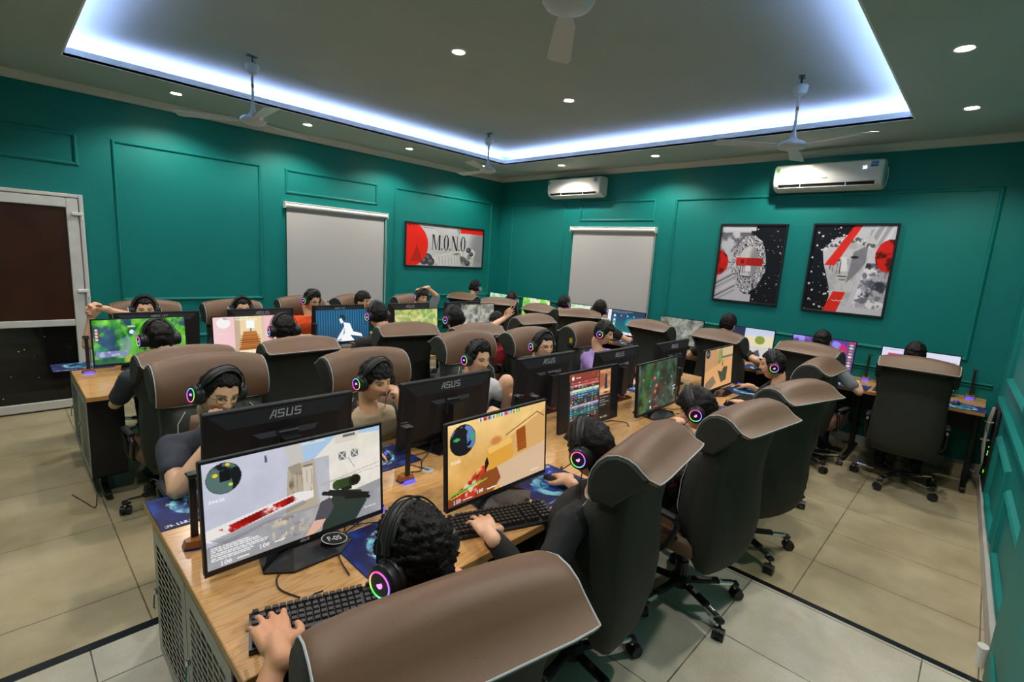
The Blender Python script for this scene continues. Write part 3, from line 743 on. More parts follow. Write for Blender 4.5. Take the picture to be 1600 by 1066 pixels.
b = MB(); b.prism([(.03 * math.cos(a * PI / 8), .022 * math.sin(a * PI / 8)) for a in range(16)], 0, .1, M_WHITE); o = b.build('plastic_pipe_stub'); o.location = (3.16, YR(3.16) + .06, 0); tag(o, 'short white plastic pipe end standing at the foot of the right wall pilaster', 'pipe')
b = MB(); b.box((-.04, -.1, 0), (.04, .1, .1), M_FLOOR); o = b.build('corner_skirting_block'); o.location = (XB - .055, -.03, 0); tag(o, 'small tiled block on the floor in the right back corner', 'block')

# ---------------------------------------------------------------- gaming chair (sitter faces local +y, origin on the floor under the column)
def sx(x): return (x / .27) ** 2
def make_chair():
    r = empty('gaming_chair', (0, 0, 0), 0, 'chair', 'chair')
    # headrest: brown leather that rolls over the top and flares out behind
    prof = [(-.165, .945), (-.152, .975), (-.15, 1.03), (-.16, 1.09), (-.178, 1.14), (-.205, 1.18), (-.24, 1.197), (-.275, 1.19), (-.303, 1.168), (-.328, 1.14), (-.355, 1.115), (-.388, 1.10)]
    tail = [(-.386, 1.088), (-.355, 1.094), (-.33, 1.115), (-.3, 1.13), (-.26, 1.14), (-.22, 1.1), (-.2, 1.02), (-.195, .945)]
    def HP(x, y, z, k=1.0):
        t = sx(x); fr = max(0.0, min(1.0, (y + .30) / .18))
        return (x, y + .045 * t * fr, z - .045 * t * max(0, min(1, (z - 1.04) / .16)) + .015 * (1 - fr) * t)
    xs = [-.262, -.255, -.235, -.18, -.09, 0, .09, .18, .235, .255, .262]
    m = MB(); rings = []
    for x in xs:
        k = 1 if abs(x) < .2 else (.985 if abs(x) < .24 else (.95 if abs(x) < .26 else .9))
        rings.append([HP(x, -.27 + (y + .27) * k, 1.08 + (z - 1.08) * k) for y, z in prof + tail])
    m.loft(rings, M_BROWN); m.build('headrest', r, True)
    for s in (-1, 1):
        a = [HP(s * .262, -.27 + (y + .27) * .9, 1.08 + (z - 1.08) * .9) for y, z in prof[:-1]] + [HP(s * .262, -.34, 1.075), HP(s * .262, -.3, 1.03), HP(s * .262, -.24, .955)]
        c = [(p[0] + s * .012, -.25 + (p[1] + .25) * .86, 1.07 + (p[2] - 1.07) * .88) for p in a]
        d = [(p[0] - s * .03, p[1] * .985, p[2] - .004) for p in a]
        m = MB(); m.loft([d, a, c] if s > 0 else [c, a, d], M_MESH); m.build('headrest_side', r, True)
    def K(x, y, z, k): return HP(x, -.27 + (y + .27) * k, 1.08 + (z - 1.08) * k)
    m = MB(); path = [K(-.263, y, z, .905) for y, z in prof[:-1]] + [K(x, prof[-1][0] - .002, prof[-1][1], k) for x, k in ((-.255, .93), (-.235, .965), (-.18, 1), (-.09, 1), (0, 1), (.09, 1), (.18, 1), (.235, .965), (.255, .93))] + [K(.263, y, z, .905) for y, z in prof[:-1][::-1]]
    path += [K(x, prof[0][0], prof[0][1], k) for x, k in ((.235, .97), (.13, 1), (0, 1), (-.13, 1), (-.235, .97))]
    m.tube(path, .0024, M_PIPE, 6, closed=True)
    m.build('piping', r, True)
    # back shell with a waist, dark mesh cloth
    sec = [(.33, .15, -.225, -.245), (.345, .205, -.2, -.262), (.42, .238, -.17, -.275), (.55, .25, -.16, -.282), (.7, .247, -.16, -.272), (.82, .238, -.165, -.268), (.93, .24, -.18, -.28), (1.02, .248, -.2, -.3), (1.085, .25, -.22, -.318), (1.10, .24, -.23, -.315)]
    m = MB(); rings = []
    for z, w, yf, yb in sec:
        rings.append([(w * cx, y + .03 * abs(cx) ** 2 * (1 if y > -.24 else .6), z) for cx, y in ((-.93, yf), (0, yf), (.93, yf), (1, (yf * .7 + yb * .3)), (1, (yf * .2 + yb * .8)), (.92, yb), (.5, yb - .004), (0, yb - .006), (-.5, yb - .004), (-.92, yb), (-1, (yf * .2 + yb * .8)), (-1, (yf * .7 + yb * .3)))])
    m.loft(rings, M_MESH); m.build('back_shell', r, True, math.radians(60))
    # front bolster + brown lumbar cushion
    m = MB(); rings = []
    for z, w, yf in ((.47, .2, -.14), (.5, .225, -.09), (.6, .235, -.065), (.75, .23, -.07), (.87, .225, -.09), (.925, .215, -.12), (.94, .18, -.15)):
        rings.append([(w * cx, y, z) for cx, y in ((-.8, yf + .02), (-.55, yf), (0, yf - .012), (.55, yf), (.8, yf + .02), (1, yf - .01), (1.02, -.16), (.9, -.2), (0, -.2), (-.9, -.2), (-1.02, -.16), (-1, yf - .01))])
    m.loft(rings, M_MESH); m.build('side_bolster', r, True, math.radians(60))
    m = MB(); rings = []
    for z, w, yf in ((.5, .13, -.1), (.52, .16, -.078), (.62, .17, -.058), (.76, .17, -.062), (.87, .165, -.08), (.905, .14, -.1)):
        rings.append([(w * cx, y, z) for cx, y in ((-1, yf - .012), (-.7, yf + .004), (0, yf - .004), (.7, yf + .004), (1, yf - .012), (.9, -.14), (0, -.14), (-.9, -.14))])
    m.loft(rings, M_BROWN); cu = m.build('back_cushion', r, True, math.radians(60))
    for s in (-1, 1): m = MB(); m.tube([(s * .192, -.07, .52), (s * .198, -.045, .62), (s * .198, -.05, .76), (s * .19, -.075, .88), (s * .15, -.105, .93)], .0024, M_PIPE, 6); m.build('piping', cu, True)
    m = MB(); rings = []
    for y, w, zt, zb in ((-.2, .22, .47, .40), (-.17, .25, .495, .385), (0, .26, .49, .38), (.18, .258, .495, .385), (.25, .245, .48, .395), (.275, .2, .45, .41)):
        rings.append([(w * cx, y, z) for cx, z in ((-1, zb + .03), (-1, zt - .02), (-.8, zt), (0, zt - .01), (.8, zt), (1, zt - .02), (1, zb + .03), (.85, zb), (-.85, zb))])
    m.loft(rings, M_BROWN); m.build('seat', r, True, math.radians(50))
    m = MB(); m.box((-.1, -.14, .345), (.1, .1, .39), M_BLACKM, .01); m.box((.1, .02, .355), (.24, .035, .37), M_BLACKM, .004); m.box((-.05, -.25, .36), (.05, -.12, .385), M_BLACKM, .004); m.build('tilt_mechanism', r)
    for s in (-1, 1):
        m = MB(); m.tube([(s * .17, .04, .375), (s * .262, .04, .39), (s * .275, .05, .43), (s * .275, .1, .56), (s * .275, .07, .585), (s * .275, -.08, .585), (s * .275, -.11, .56), (s * .274, -.06, .44), (s * .26, -.02, .39), (s * .17, -.02, .375)], .014, M_BLACK, 8)
        a = m.build('armrest', r, True)
        m = MB(); m.box((s * .275 - .02, -.1, .588), (s * .275 + .02, .09, .606), M_PAD, .008); m.build('arm_pad', a, True)
    m = MB(); m.tube([(0, 0, .15), (0, 0, .35)], .025, M_BLACKM, 12); m.tube([(0, 0, .1), (0, 0, .22)], .034, M_BLACK, 12); m.build('gas_column', r, True)
    m = MB(); m.lathe([(.03, .07), (.055, .08), (.06, .12), (.04, .14), (.03, .14)], M_BLACK, 16); m.build('base_hub', r, True)
    for k in range(5):
        a = 2 * PI * k / 5 + .3; M = Matrix.Rotation(a, 4, 'Z'); m = MB()
        m.box((-.02, .045, .092), (.02, .22, .118), M_BLACKM, .006, M=M); m.box((-.017, .16, .085), (.017, .3, .108), M_CHROME, .006, M=M); m.box((-.02, .28, .075), (.02, .33, .103), M_BLACK, .008, M=M)
        lg = m.build('base_arm', r)
        m = MB(); p = M @ Vector((0, .315, 0)); Mc = Matrix.Translation((p.x, p.y, 0)) @ Matrix.Rotation(a + 1.1 * k, 4, 'Z')
        for s in (-1, 1): m.tube([Mc @ Vector((s * .009, -.012, .03)), Mc @ Vector((s * .027, -.012, .03))], .029, M_BLACK, 16)
        m.tube([Mc @ Vector((0, 0, .045)), Mc @ Vector((0, 0, .085))], .007, M_CHROME, 8)
        m.prism([(.034 * math.cos(t), .034 * math.sin(t) + .03) for t in [PI * j / 8 for j in range(9)]], -.008, .008, M_BLACK, 'x', M=Mc @ Matrix.Translation((0, -.012, 0)))
        m.build('caster', lg, True)
    return r

# ---------------------------------------------------------------- monitor (screen faces local +y, origin on the desk under the stand)
HT, HB = .395, .032       # height of the top edge and of the bottom edge above the desk
TILT = math.radians(4)
def logo_asus(parent, M, h, m):
    b = MB(); u = h / 4
    def q(pts): b.prism([(x * u, y * u) for x, y in pts], 0, .0012, m, M=M)
    sl = .25
    def S(x, y): return (x + sl * y, y)
    q([(-.2, 0), (.45, 0), (3.0, 4), (2.3, 4)]); q([S(2.5, 0), S(3.1, 0), S(2.9, 4), S(2.3, 4)]); q([S(1.2, 1.2), S(2.8, 1.2), S(2.8, 1.75), S(1.6, 1.75)])
    for x0 in (3.7, 12.1):
        q([S(x0, 3.4), S(x0 + 3.2, 3.4), S(x0 + 3.2, 4), S(x0, 4)]); q([S(x0, 1.75), S(x0 + 3.2, 1.75), S(x0 + 3.2, 2.3), S(x0, 2.3)]); q([S(x0, 0), S(x0 + 3.2, 0), S(x0 + 3.2, .6), S(x0, .6)])
        q([S(x0, 2.3), S(x0 + .6, 2.3), S(x0 + .6, 3.4), S(x0, 3.4)]); q([S(x0 + 2.6, .6), S(x0 + 3.2, .6), S(x0 + 3.2, 1.75), S(x0 + 2.6, 1.75)])
    q([S(7.9, 0), S(8.5, 0), S(8.5, 4), S(7.9, 4)]); q([S(10.5, 0), S(11.1, 0), S(11.1, 4), S(10.5, 4)]); q([S(8.5, 0), S(10.5, 0), S(10.5, .6), S(8.5, .6)])
    o = b.build('maker_logo', parent); return o
M_LOGO = mat('grey_logo', (.35, .35, .36), .4)
M_MON = mat('monitor_back_plastic', (.012, .012, .015), .5, bump=.1, bscale=350, spec=.35)
def make_monitor():
    r = empty('monitor', (0, 0, 0), 0, 'monitor', 'monitor')
    T = Matrix.Translation((0, 0, HB)) @ Matrix.Rotation(TILT, 4, 'X'); H = HT - HB; W = .306
    m = MB(); m.box((-W, -.012, 0), (W, .008, H), M_MON, .004, M=T)
    m.prism([(-W + .02, .03), (W - .02, .03), (W - .02, H - .015), (-W + .02, H - .015)], -.012, -.03, M_MON, 'y', M=T, poly2=[(-W + .08, .05), (W - .08, .05), (W - .08, H - .07), (-W + .08, H - .07)])
    m.prism([(-W + .17, .06), (W - .17, .06), (W - .17, H - .11), (-W + .17, H - .11)], -.03, -.052, M_MON, 'y', M=T, poly2=[(-.11, .075), (.11, .075), (.11, H - .125), (-.11, H - .125)])
    h = m.build('housing', r, False)
    m = MB()
    for lo, hi in (((-W, .006, 0), (-W + .009, .0105, H)), ((W - .009, .006, 0), (W, .0105, H)), ((-W + .009, .006, H - .009), (W - .009, .0105, H)), ((-W + .009, .006, 0), (W - .009, .0105, .017))): m.box(lo, hi, M_BLACK, M=T)
    m.build('bezel', r)
    R = T @ Matrix.Translation((0, -.0204, H - .04)) @ Matrix.Rotation(math.radians(-18.1), 4, 'X') @ Matrix(((1, 0, 0), (0, 0, -1), (0, 1, 0))).to_4x4()
    logo_asus(h, R @ Matrix.Translation((-.068, -.017, .0008)), .033, M_LOGO)
    m = MB(); m.prism([(-.035, -.115), (.035, -.115), (.04, -.06), (.05, -.045), (-.05, -.045), (-.04, -.06)], .05, .262, M_BLACK); m.box((-.045, -.075, .2), (.045, -.04, .285), M_BLACK, .006); nk = m.build('stand_neck', r)
    m = MB(); m.prism([(-.155, .055), (-.08, .11), (.08, .11), (.155, .055), (.12, -.12), (-.12, -.12)], .0005, .008, M_BLACKG)
    m.prism([(-.155, .055), (-.08, .11), (.08, .11), (.155, .055), (.12, -.12), (-.12, -.12)], .008, .03, M_BLACKG, poly2=[(-.06, .0), (-.045, .02), (.045, .02), (.06, .0), (.06, -.12), (-.06, -.12)])
    bs = m.build('stand_base', r)
    m = MB(); m.lathe([(.052, .022), (.052, .033), (.05, .034), (.05, .022)], M_RED, 28, M=Matrix.Translation((0, -.07, 0)), ring=True); m.lathe([(.0, .02), (.05, .02), (.048, .04), (.036, .055), (0, .056)], M_BLACK, 24, M=Matrix.Translation((0, -.07, 0))); m.build('swivel_ring', bs, True)
    m = MB(); m.lathe([(.0, 0), (.02, 0), (.02, .0007), (0, .0009)], M_BLACK, 20, M=Matrix.Translation((.095, .03, .0155)) @ Matrix.Rotation(.0, 4, 'X') @ Matrix.Scale(1.45, 4, (1, 0, 0)))
    return r
def screen(mon, im, label=None):
    T = Matrix.Translation((0, 0, HB)) @ Matrix.Rotation(TILT, 4, 'X'); H = HT - HB; W = .306
    # seen by the sitter: picture left is local +x
    a = T @ Vector((W - .009, .0085, H - .009)); bx = T @ Vector((-W + .009, .0085, H - .009)); c = T @ Vector((W - .009, .0085, .017))
    o = picture('screen', im, a, bx - a, c - a, M_SCREEN, mon)
    if label: o['label'] = label
    return o

def make_keyboard():
    r = empty('keyboard', (0, 0, 0), 0, 'keyboard', 'keyboard'); m = MB()
    m.prism([(-.068, 0), (.07, 0), (.07, .022), (.062, .026), (-.064, .014), (-.068, .01)], -.22, .22, M_BLACK, 'x'); m.build('body', r)
    m = MB(); rs = random.Random(1)
    rows = [(.056, 1), (.034, 0), (.015, 0), (-.004, 0), (-.023, 0), (-.045, 2)]
    for y, kind in rows:
        x = -.213
        while x < .207:
            w = .0175
            if kind == 2 and -.12 < x < -.05: w = .115
            if kind == 1 and (abs(x + .19) < .006): x += .012; continue
            if x + w > .216: break
            z = .0165 + (y + .064) * .095
            m.prism([(x, y - .0085), (x + w, y - .0085), (x + w, y + .0085), (x, y + .0085)], z, z + .009, M_PAD, poly2=[(x + .002, y - .006), (x + w - .002, y - .006), (x + w - .002, y + .007), (x + .002, y + .007)])
            x += w + .0017 + (.008 if (abs(x - .065) < .01 or abs(x - .13) < .01) else 0)
    m.build('keycaps', r)
    m = MB(); m.box((-.215, -.056, .0148), (.215, .066, .0152), M_KEYRED, M=Matrix.Rotation(.086, 4, 'X')); m.build('backlight', r)
    m = MB(); m.tube([(-.05, .068, .012), (-.06, .1, .004), (-.045, .115, .003), (-.02, .12, .003)], .0022, M_BLACK, 6); m.build('cable', r, True)
    return r
def make_mouse():
    r = empty('mouse', (0, 0, 0), 0, 'mouse', 'mouse'); m = MB(); rings = []
    for y, w, h in ((-.06, .012, .012), (-.055, .024, .022), (-.04, .031, .034), (-.015, .032, .04), (.015, .029, .036), (.04, .03, .024), (.055, .026, .016), (.06, .014, .01)):
        rings.append([(w * math.cos(a), y, max(.001, h * math.sin(a))) for a in [PI * k / 10 for k in range(11)]])
    m.loft(rings, M_PAD); m.build('shell', r, True)
    m = MB(); m.tube([(-.003, .036, .026), (.003, .036, .026)], .009, M_BLUE, 12); m.build('wheel', r, True)
    m = MB(); m.box((-.01, -.042, .0335), (.01, -.028, .0355), M_BLUE); m.build('logo_light', r)
    m = MB(); m.tube([(0, .058, .008), (.01, .09, .004), (.03, .1, .003), (.04, .105, .003)], .0018, M_BLACK, 6); m.build('cable', r, True)
    return r
def pad_image(seed, flip=False, w=88, h=70):
    im = Im(w, h, '12124a'); im.noise(4, .9, seed, '0c3f9a', .4, .7)
    ring = np.hypot((im.X - .52), (im.Y - .6) / im.asp * 1.05); k = ((ring > .2) & (ring < .31)).astype(float)
    im.put(k * np.clip(vnoise(h, w, 9, seed + 1) * 2.2 - .5, 0, 1), '8fe0ea', .95)
    im.noise(8, .9, seed + 2, '35c8d8', .5, .68, mask=(ring < .22)); im.noise(12, .8, seed + 3, 'bff4f4', .6, .75, mask=(ring < .34))
    im.poly([(.4, .75), (.75, .4), (.66, .66), (.46, .92)], '1a2a78', .6)
    im.text(.68, .05, .07, 'GAMING', 'e8eaf4', .95) if not flip else im.text(.68, .05, .07, 'GAMING', 'e8eaf4', .95)
    im.ell(.645, .085, .018, .022, 'e8eaf4', .9); im.text(.08, .9, .05, 'SADES', 'b8d8f0', .7) if False else None
    im.lines(.06, .93, .2, 1, .02, 'c8e8f8', .7, seed); return im
def make_pad(seed):
    r = empty('mouse_pad', (0, 0, 0), 0, 'mouse pad', 'mouse pad'); m = MB()
    m.box((-.18, -.14, 0), (.18, .14, .003), mat('navy_cloth', (.012, .013, .05), .8), .0014); m.build('base', r)
    picture('printed_cloth', pad_image(seed), (-.177, .137, .0034), (.354, 0, 0), (0, -.274, 0), M_PADP, r)
    return r
def make_stand():
    r = empty('headset_stand', (0, 0, 0), 0, 'headset stand', 'headset stand'); m = MB()
    m.box((-.011, -.018, .004), (.011, -.004, .26), M_BLACK, .002); m.build('post', r)
    m = MB(); m.box((-.02, -.02, .258), (.02, .03, .266), M_BLACK, .003); m.box((-.02, .024, .258), (.02, .03, .274), M_BLACK, .003); m.build('hook', r)
    m = MB(); hx = [(.045 * math.cos(a), .005 + .032 * math.sin(a)) for a in [PI / 6 + k * PI / 3 for k in range(6)]]
    m.prism(hx, .008, .03, M_AMBER, poly2=[(x * .8, y * .8) for x, y in hx]); m.build('base', r)
    m = MB(); m.prism([(x * 1.02, y * 1.02) for x, y in hx], .001, .009, mat('blue_glow_base', (.02, .02, .3), .3)); m.box((-.03, -.036, .002), (.03, -.026, .012), M_BLUE, .002); m.build('light_band', r)
    return r

# ---------------------------------------------------------------- desks
def desk(x0, x1, y0, y1, label, cabs, lx, along='x', group=None):
    """a long worktop on black steel legs with grey perforated cabinets"""
    r = empty('desk', ((x0 + x1) / 2, (y0 + y1) / 2, 0), 0, label, 'desk', group); cx, cy = (x0 + x1) / 2, (y0 + y1) / 2
    L = (x1 - x0) / 2; D = (y1 - y0) / 2; m = MB()
    if along == 'x':
        m.box((-L, -D, .7225), (L, D, .7505), M_WOOD, .002); m.build('worktop', r)
    else:
        m.box((-D, -L, .7225), (D, L, .7505), M_WOOD, .002); o = m.build('worktop', r); o.rotation_euler = (0, 0, PI / 2)
    m = MB()
    for lo, hi in (((-L, -D - .001, .7215), (L, -D + .0005, .7495)), ((-L, D - .0005, .7215), (L, D + .001, .7495)), ((-L - .001, -D, .7215), (-L + .0005, D, .7495)), ((L - .0005, -D, .7215), (L + .001, D, .7495))): m.box(lo, hi, M_EDGE)
    m.build('edge_band', r)
    for k in lx:
        m = MB()
        if along == 'x':
            for yy in ((-D + .06, -.06), (.06, D - .06)):
                m.box((k - cx - .02, yy[0], .02), (k - cx + .02, yy[1], .05), M_BLACKM, .004); ym = (yy[0] + yy[1]) / 2
                m.box((k - cx - .02, ym - .035, .04), (k - cx + .02, ym + .035, .70 if k > .6 else .158), M_BLACKM, .004); (m.box((k - cx - .02, yy[0], .69), (k - cx + .02, yy[1], .7215), M_BLACKM, .004) if k > .6 else None)
        else:
            m.box((-D and -L + .06, k - cy - .02, .02), (L - .06, k - cy + .02, .05), M_BLACKM, .004); m.box((.0, k - cy - .02, .04), (.07, k - cy + .02, .7), M_BLACKM, .004); m.box((-L + .06, k - cy - .02, .69), (L - .06, k - cy + .02, .7215), M_BLACKM, .004)
        m.build('leg', r)
    m = MB()
    if along == 'x': m.box((-L + .05, -.02, .66), (L - .05, .02, .7), M_BLACKM)
    else: m.box((-.02 + .1, -D + .05, .66), (.12, D - .05, .7), M_BLACKM)
    m.build('rail', r)
    for (px, py, qx, qy, face) in cabs:
        m = MB(); cab = None
        X0, Y0, X1, Y1 = px - cx, py - cy, qx - cx, qy - cy; zb, zt = .16, .70
        # box with one perforated side made of strips round the slots
        wall = .002
        for lo, hi in (((X0 + .004, Y0, zb), (X1, Y1, zb + .004)), ((X0 + .004, Y0, zt - .004), (X1, Y1, zt)), ((X0 + .004, Y0, zb), (X1, Y0 + wall, zt)), ((X0 + .004, Y1 - wall, zb), (X1, Y1, zt)), ((X1 - wall, Y0, zb), (X1, Y1, zt))): m.box(lo, hi, M_BLACKM)  # sides coloured black for the shade of the open cabinet inside
        cab = m.build('computer_cabinet', r)
        n = 2; w = (Y1 - Y0) / n
        for i in range(n):
            m = MB(); ya = Y0 + i * w + .004; yb = ya + w - .008; cols = 6; rows = 16; mz = .045; my = .05
            cw = (yb - ya - 2 * my) / cols; rh = (zt - zb - 2 * mz) / rows; x_ = X0
            m.box((x_, ya, zb), (x_ + wall, yb, zb + mz), M_STEEL); m.box((x_, ya, zt - mz), (x_ + wall, yb, zt), M_STEEL); m.box((x_, ya, zb + mz), (x_ + wall, ya + my, zt - mz), M_STEEL); m.box((x_, yb - my, zb + mz), (x_ + wall, yb, zt - mz), M_STEEL)
            for j in range(rows):
                za = zb + mz + j * rh
                m.add([(x_, ya + my, za + rh * .62), (x_, yb - my, za + rh * .62), (x_, yb - my, za + rh), (x_, ya + my, za + rh)], [(0, 1, 2, 3)], M_STEEL)
                for c in range(cols + 1):
                    y_ = ya + my + c * cw; hw_ = .0045 if 0 < c < cols else .003
                    m.add([(x_, y_ - hw_, za), (x_, y_ + hw_, za), (x_, y_ + hw_, za + rh * .62), (x_, y_ - hw_, za + rh * .62)], [(0, 1, 2, 3)], M_STEEL)
            dr_ = m.build('perforated_door', cab)
            m = MB(); m.box((x_ - .012, yb - .03, .42), (x_, yb - .018, .445), M_CHROME, .003); m.tube([(x_ - .012, yb - .024, .42), (x_ - .016, yb - .024, .37), (x_ - .012, yb - .02, .36)], .003, mat('green_key_cord', (.05, .25, .2), .6), 5); m.build('lock', cab)
        m = MB(); m.box((X0 + .03, Y0 + .05, zb + .006), (X1 - .03, Y1 - .05, zt - .08), M_BLACK, .005); m.build('computer_case', r)
    return r
desk(.34, 4.76, 1.142, 2.276, 'long pine desk of the near double row, in the middle of the room', [(.345, 1.25, .54, 2.17, 'x')], (.42, 1.2, 2.08, 2.96, 3.84, 4.7), 'x', None)
desk(.34, 4.95, 4.0, 5.13, 'long pine desk of the far double row, parallel to the left wall', [(.345, 4.1, .54, 5.02, 'x')], (.42, 1.2, 2.08, 2.96, 3.84, 4.85), 'x', None)
desk(5.68, 6.42, -.125, 6.5, 'long pine desk pushed against the back wall', [], (-.09, .8, 1.6, 2.42, 3.24, 4.06, 4.88, 5.7, 6.4), 'y', None)
m = MB(); m.box((6.29, -.12, .44), (6.30, 6.49, .68), M_BLACKM); o = m.build('modesty_panel'); tag(o, 'black steel panel under the rear edge of the back wall desk', 'panel')

# ---------------------------------------------------------------- what the screens show
def map_game(seed, g0, g1, path='c8c090', w=96, h=54, hud=True, al=.8):
    im = Im(w, h, g0); im.noise(6, 1.0, seed, g1, .42, .58); im.noise(14, .5, seed + 1); n = vnoise(h, w, 3, seed + 2, 2)
    im.put(np.clip(1 - np.abs(n - .5) * 12, 0, 1), path, al); rs = random.Random(seed)
    for k in range(10): im.ell(rs.uniform(.1, .9), rs.uniform(.15, .8), .014, .02, rs.choice(('f04030', '40b0f0', 'f8f8f0', '60e060')), .9)
    if hud:
        im.rect(.3, .9, .68, 1, '1a2026', .85); im.rect(.34, .925, .6, .945, '3ac04a'); im.rect(.34, .955, .6, .97, '3a70e0'); im.rect(.86, .76, 1, 1, '16301e'); im.noise(20, .3, seed + 5, mask=(im.X > .86) & (im.Y > .76))
        for k in range(5): im.rect(.4 + k * .035, .975, .425 + k * .035, .998, ('c08040', '5080c0', '80c050')[k % 3])
    return im
def scr_wall():
    im = Im(300, 169, 'c9c9d6'); im.grad('b9bccd', 'cfcbd2', False); im.noise(3, .12, 3); im.poly([(.0, 0), (.52, 0), (.47, .3), (.47, .72), (0, .95)], 'c6c8d8', .7); im.noise(9, .08, 4)
    im.poly([(.46, 0), (1, 0), (1, .2), (.58, .22), (.5, .35)], 'a9c6e4'); im.poly([(.4, 0), (.5, 0), (.52, .3), (.45, .3)], 'c8c4c0')
    im.poly([(.42, .22), (.58, .2), (.6, .7), (.4, .7)], 'b4a892'); im.noise(10, .9, 7, '6c6250', .48, .62, mask=im.inp([(.42, .24), (.56, .24), (.55, .62), (.43, .62)]))
    im.poly([(.5, .26), (.56, .26), (.555, .56), (.505, .58)], 'd8d0c0', .8)
    im.poly([(.57, .2), (.7, .02), (1, .06), (1, .66), (.6, .72)], 'e6e0d6'); im.poly([(.57, .2), (.66, .2), (.66, .66), (.58, .68)], 'aeb0bc', .8); im.poly([(.7, 0), (.86, 0), (.84, .1), (.7, .1)], 'd8d0c4'); im.rect(.75, .02, .83, .05, '4a4a4a', .8)
    im.noise(14, .10, 41, mask=im.inp([(.57, .2), (1, .06), (1, .66), (.6, .72)])); im.line(.6, .5, 1, .47, .0015, 'b0a698'); im.poly([(.3, .05), (.31, .05), (.315, .12), (.3, .12)], '5a5c68'); im.poly([(.42, .22), (.49, .2), (.5, .34), (.44, .3)], '8c8270', .6)
    for k in range(5): im.line(.44 + k * .028, .3, .445 + k * .026, .56, .0015, '74695a', .7)
    for x in (.72, .8): im.rect(x, .2, x + .045, .29, '6a6a6c'); im.line(x, .2, x + .045, .29, .003, 'd8d8d8'); im.line(x + .045, .2, x, .29, .003, 'd8d8d8')
    im.line(.78, .28, .82, .4, .002, '8a8480'); im.line(.62, .5, .99, .42, .002, 'a8a098'); im.poly([(0, .78), (.3, .7), (.62, .7), (1, .62), (1, 1), (0, 1)], '9a9a9e'); im.noise(7, .2, 9, mask=(im.Y > .72))
    im.poly([(.0, .62), (.47, .5), (.56, .53), (.56, .6), (.02, .74), (0, .72)], 'eae6e2'); im.poly([(.02, .72), (.5, .6), (.52, .64), (.1, .8)], '7a7880', .5)
    mk = im.inp([(.06, .64), (.44, .52), (.47, .58), (.12, .7)]); im.noise(16, 1.0, 12, 'b00c0c', .4, .5, mask=mk); im.noise(9, .8, 13, '7a0406', .5, .6, mask=mk)
    m2 = (im.Y > .72) & (im.X > .2) & (im.X < .6) & (im.Y < .95); im.noise(30, .9, 15, 'd8c8ac', .5, .6, mask=m2 * np.clip(1 - np.abs(im.X - .4) * 5, 0, 1)); im.noise(40, .6, 16, '6c5c48', .58, .66, mask=m2 * np.clip(1 - np.abs(im.X - .38) * 6, 0, 1))
    # rifle with a scope held by a gloved hand
    im.poly([(.6, 1), (.64, .74), (.7, .6), (.86, .68), (.9, .82), (.82, 1)], '27352c'); im.poly([(.62, .62), (.66, .58), (.92, .74), (.9, .8)], '101412'); im.line(.62, .6, .75, .68, .012, '14181a'); im.line(.76, .72, .9, .78, .009, '0a0c0c'); im.ell(.91, .79, .014, .022, '0a0c0c')
    im.ell(.71, .55, .035, .055, '2e4a20'); im.rect(.71, .495, .82, .605, '2c421e'); im.ell(.82, .55, .04, .062, '1a2210'); im.ell(.825, .55, .026, .042, '0a0c08'); im.rect(.73, .6, .8, .64, '141814')
    im.poly([(.56, .86), (.6, .68), (.66, .66), (.68, .78), (.64, .88)], '4e4c54'); im.poly([(.5, 1), (.56, .86), (.63, .88), (.6, .95), (.55, 1)], 'e0b09a')
    im.ell(.1, .17, .083, .145, '11161a'); mm = ((im.X - .1) / .08) ** 2 + ((im.Y - .17) / .14) ** 2 < 1; im.noise(9, .9, 18, '5c7a74', .5, .56, mask=mm); im.ell(.06, .13, .012, .02, 'e8d020'); im.ell(.12, .05, .01, .016, 'e8d020'); im.ell(.13, .24, .01, .014, 'c8e040'); im.rect(.08, .1, .13, .2, '0c1012')
    im.text(.02, .02, .018, 'T ooooo', 'f4f4f4', .8); im.text(.025, .35, .03, '$4450', 'f8f8f8'); im.rect(.5, .01, .64, .035, 'e4e0d0', .8); im.text(.55, .012, .02, '000', '404040')
    for k in range(5): im.lines(.82, .08 + k * .03, .16, 1, .016, 'e8e0c0', .8, k)
    im.lines(.02, .79, .3, 7, .012, 'f6f6fa', .85, 4); im.text(.06, .94, .04, '100', 'fafafa'); im.text(.25, .91, .04, '100', 'fafafa'); im.rect(.14, .96, .2, .97, 'f0f0f0'); im.rect(.33, .93, .39, .94, 'f0f0f0'); im.lines(.88, .9, .1, 1, .014, 'f0f0f0', .8, 5)
    return im
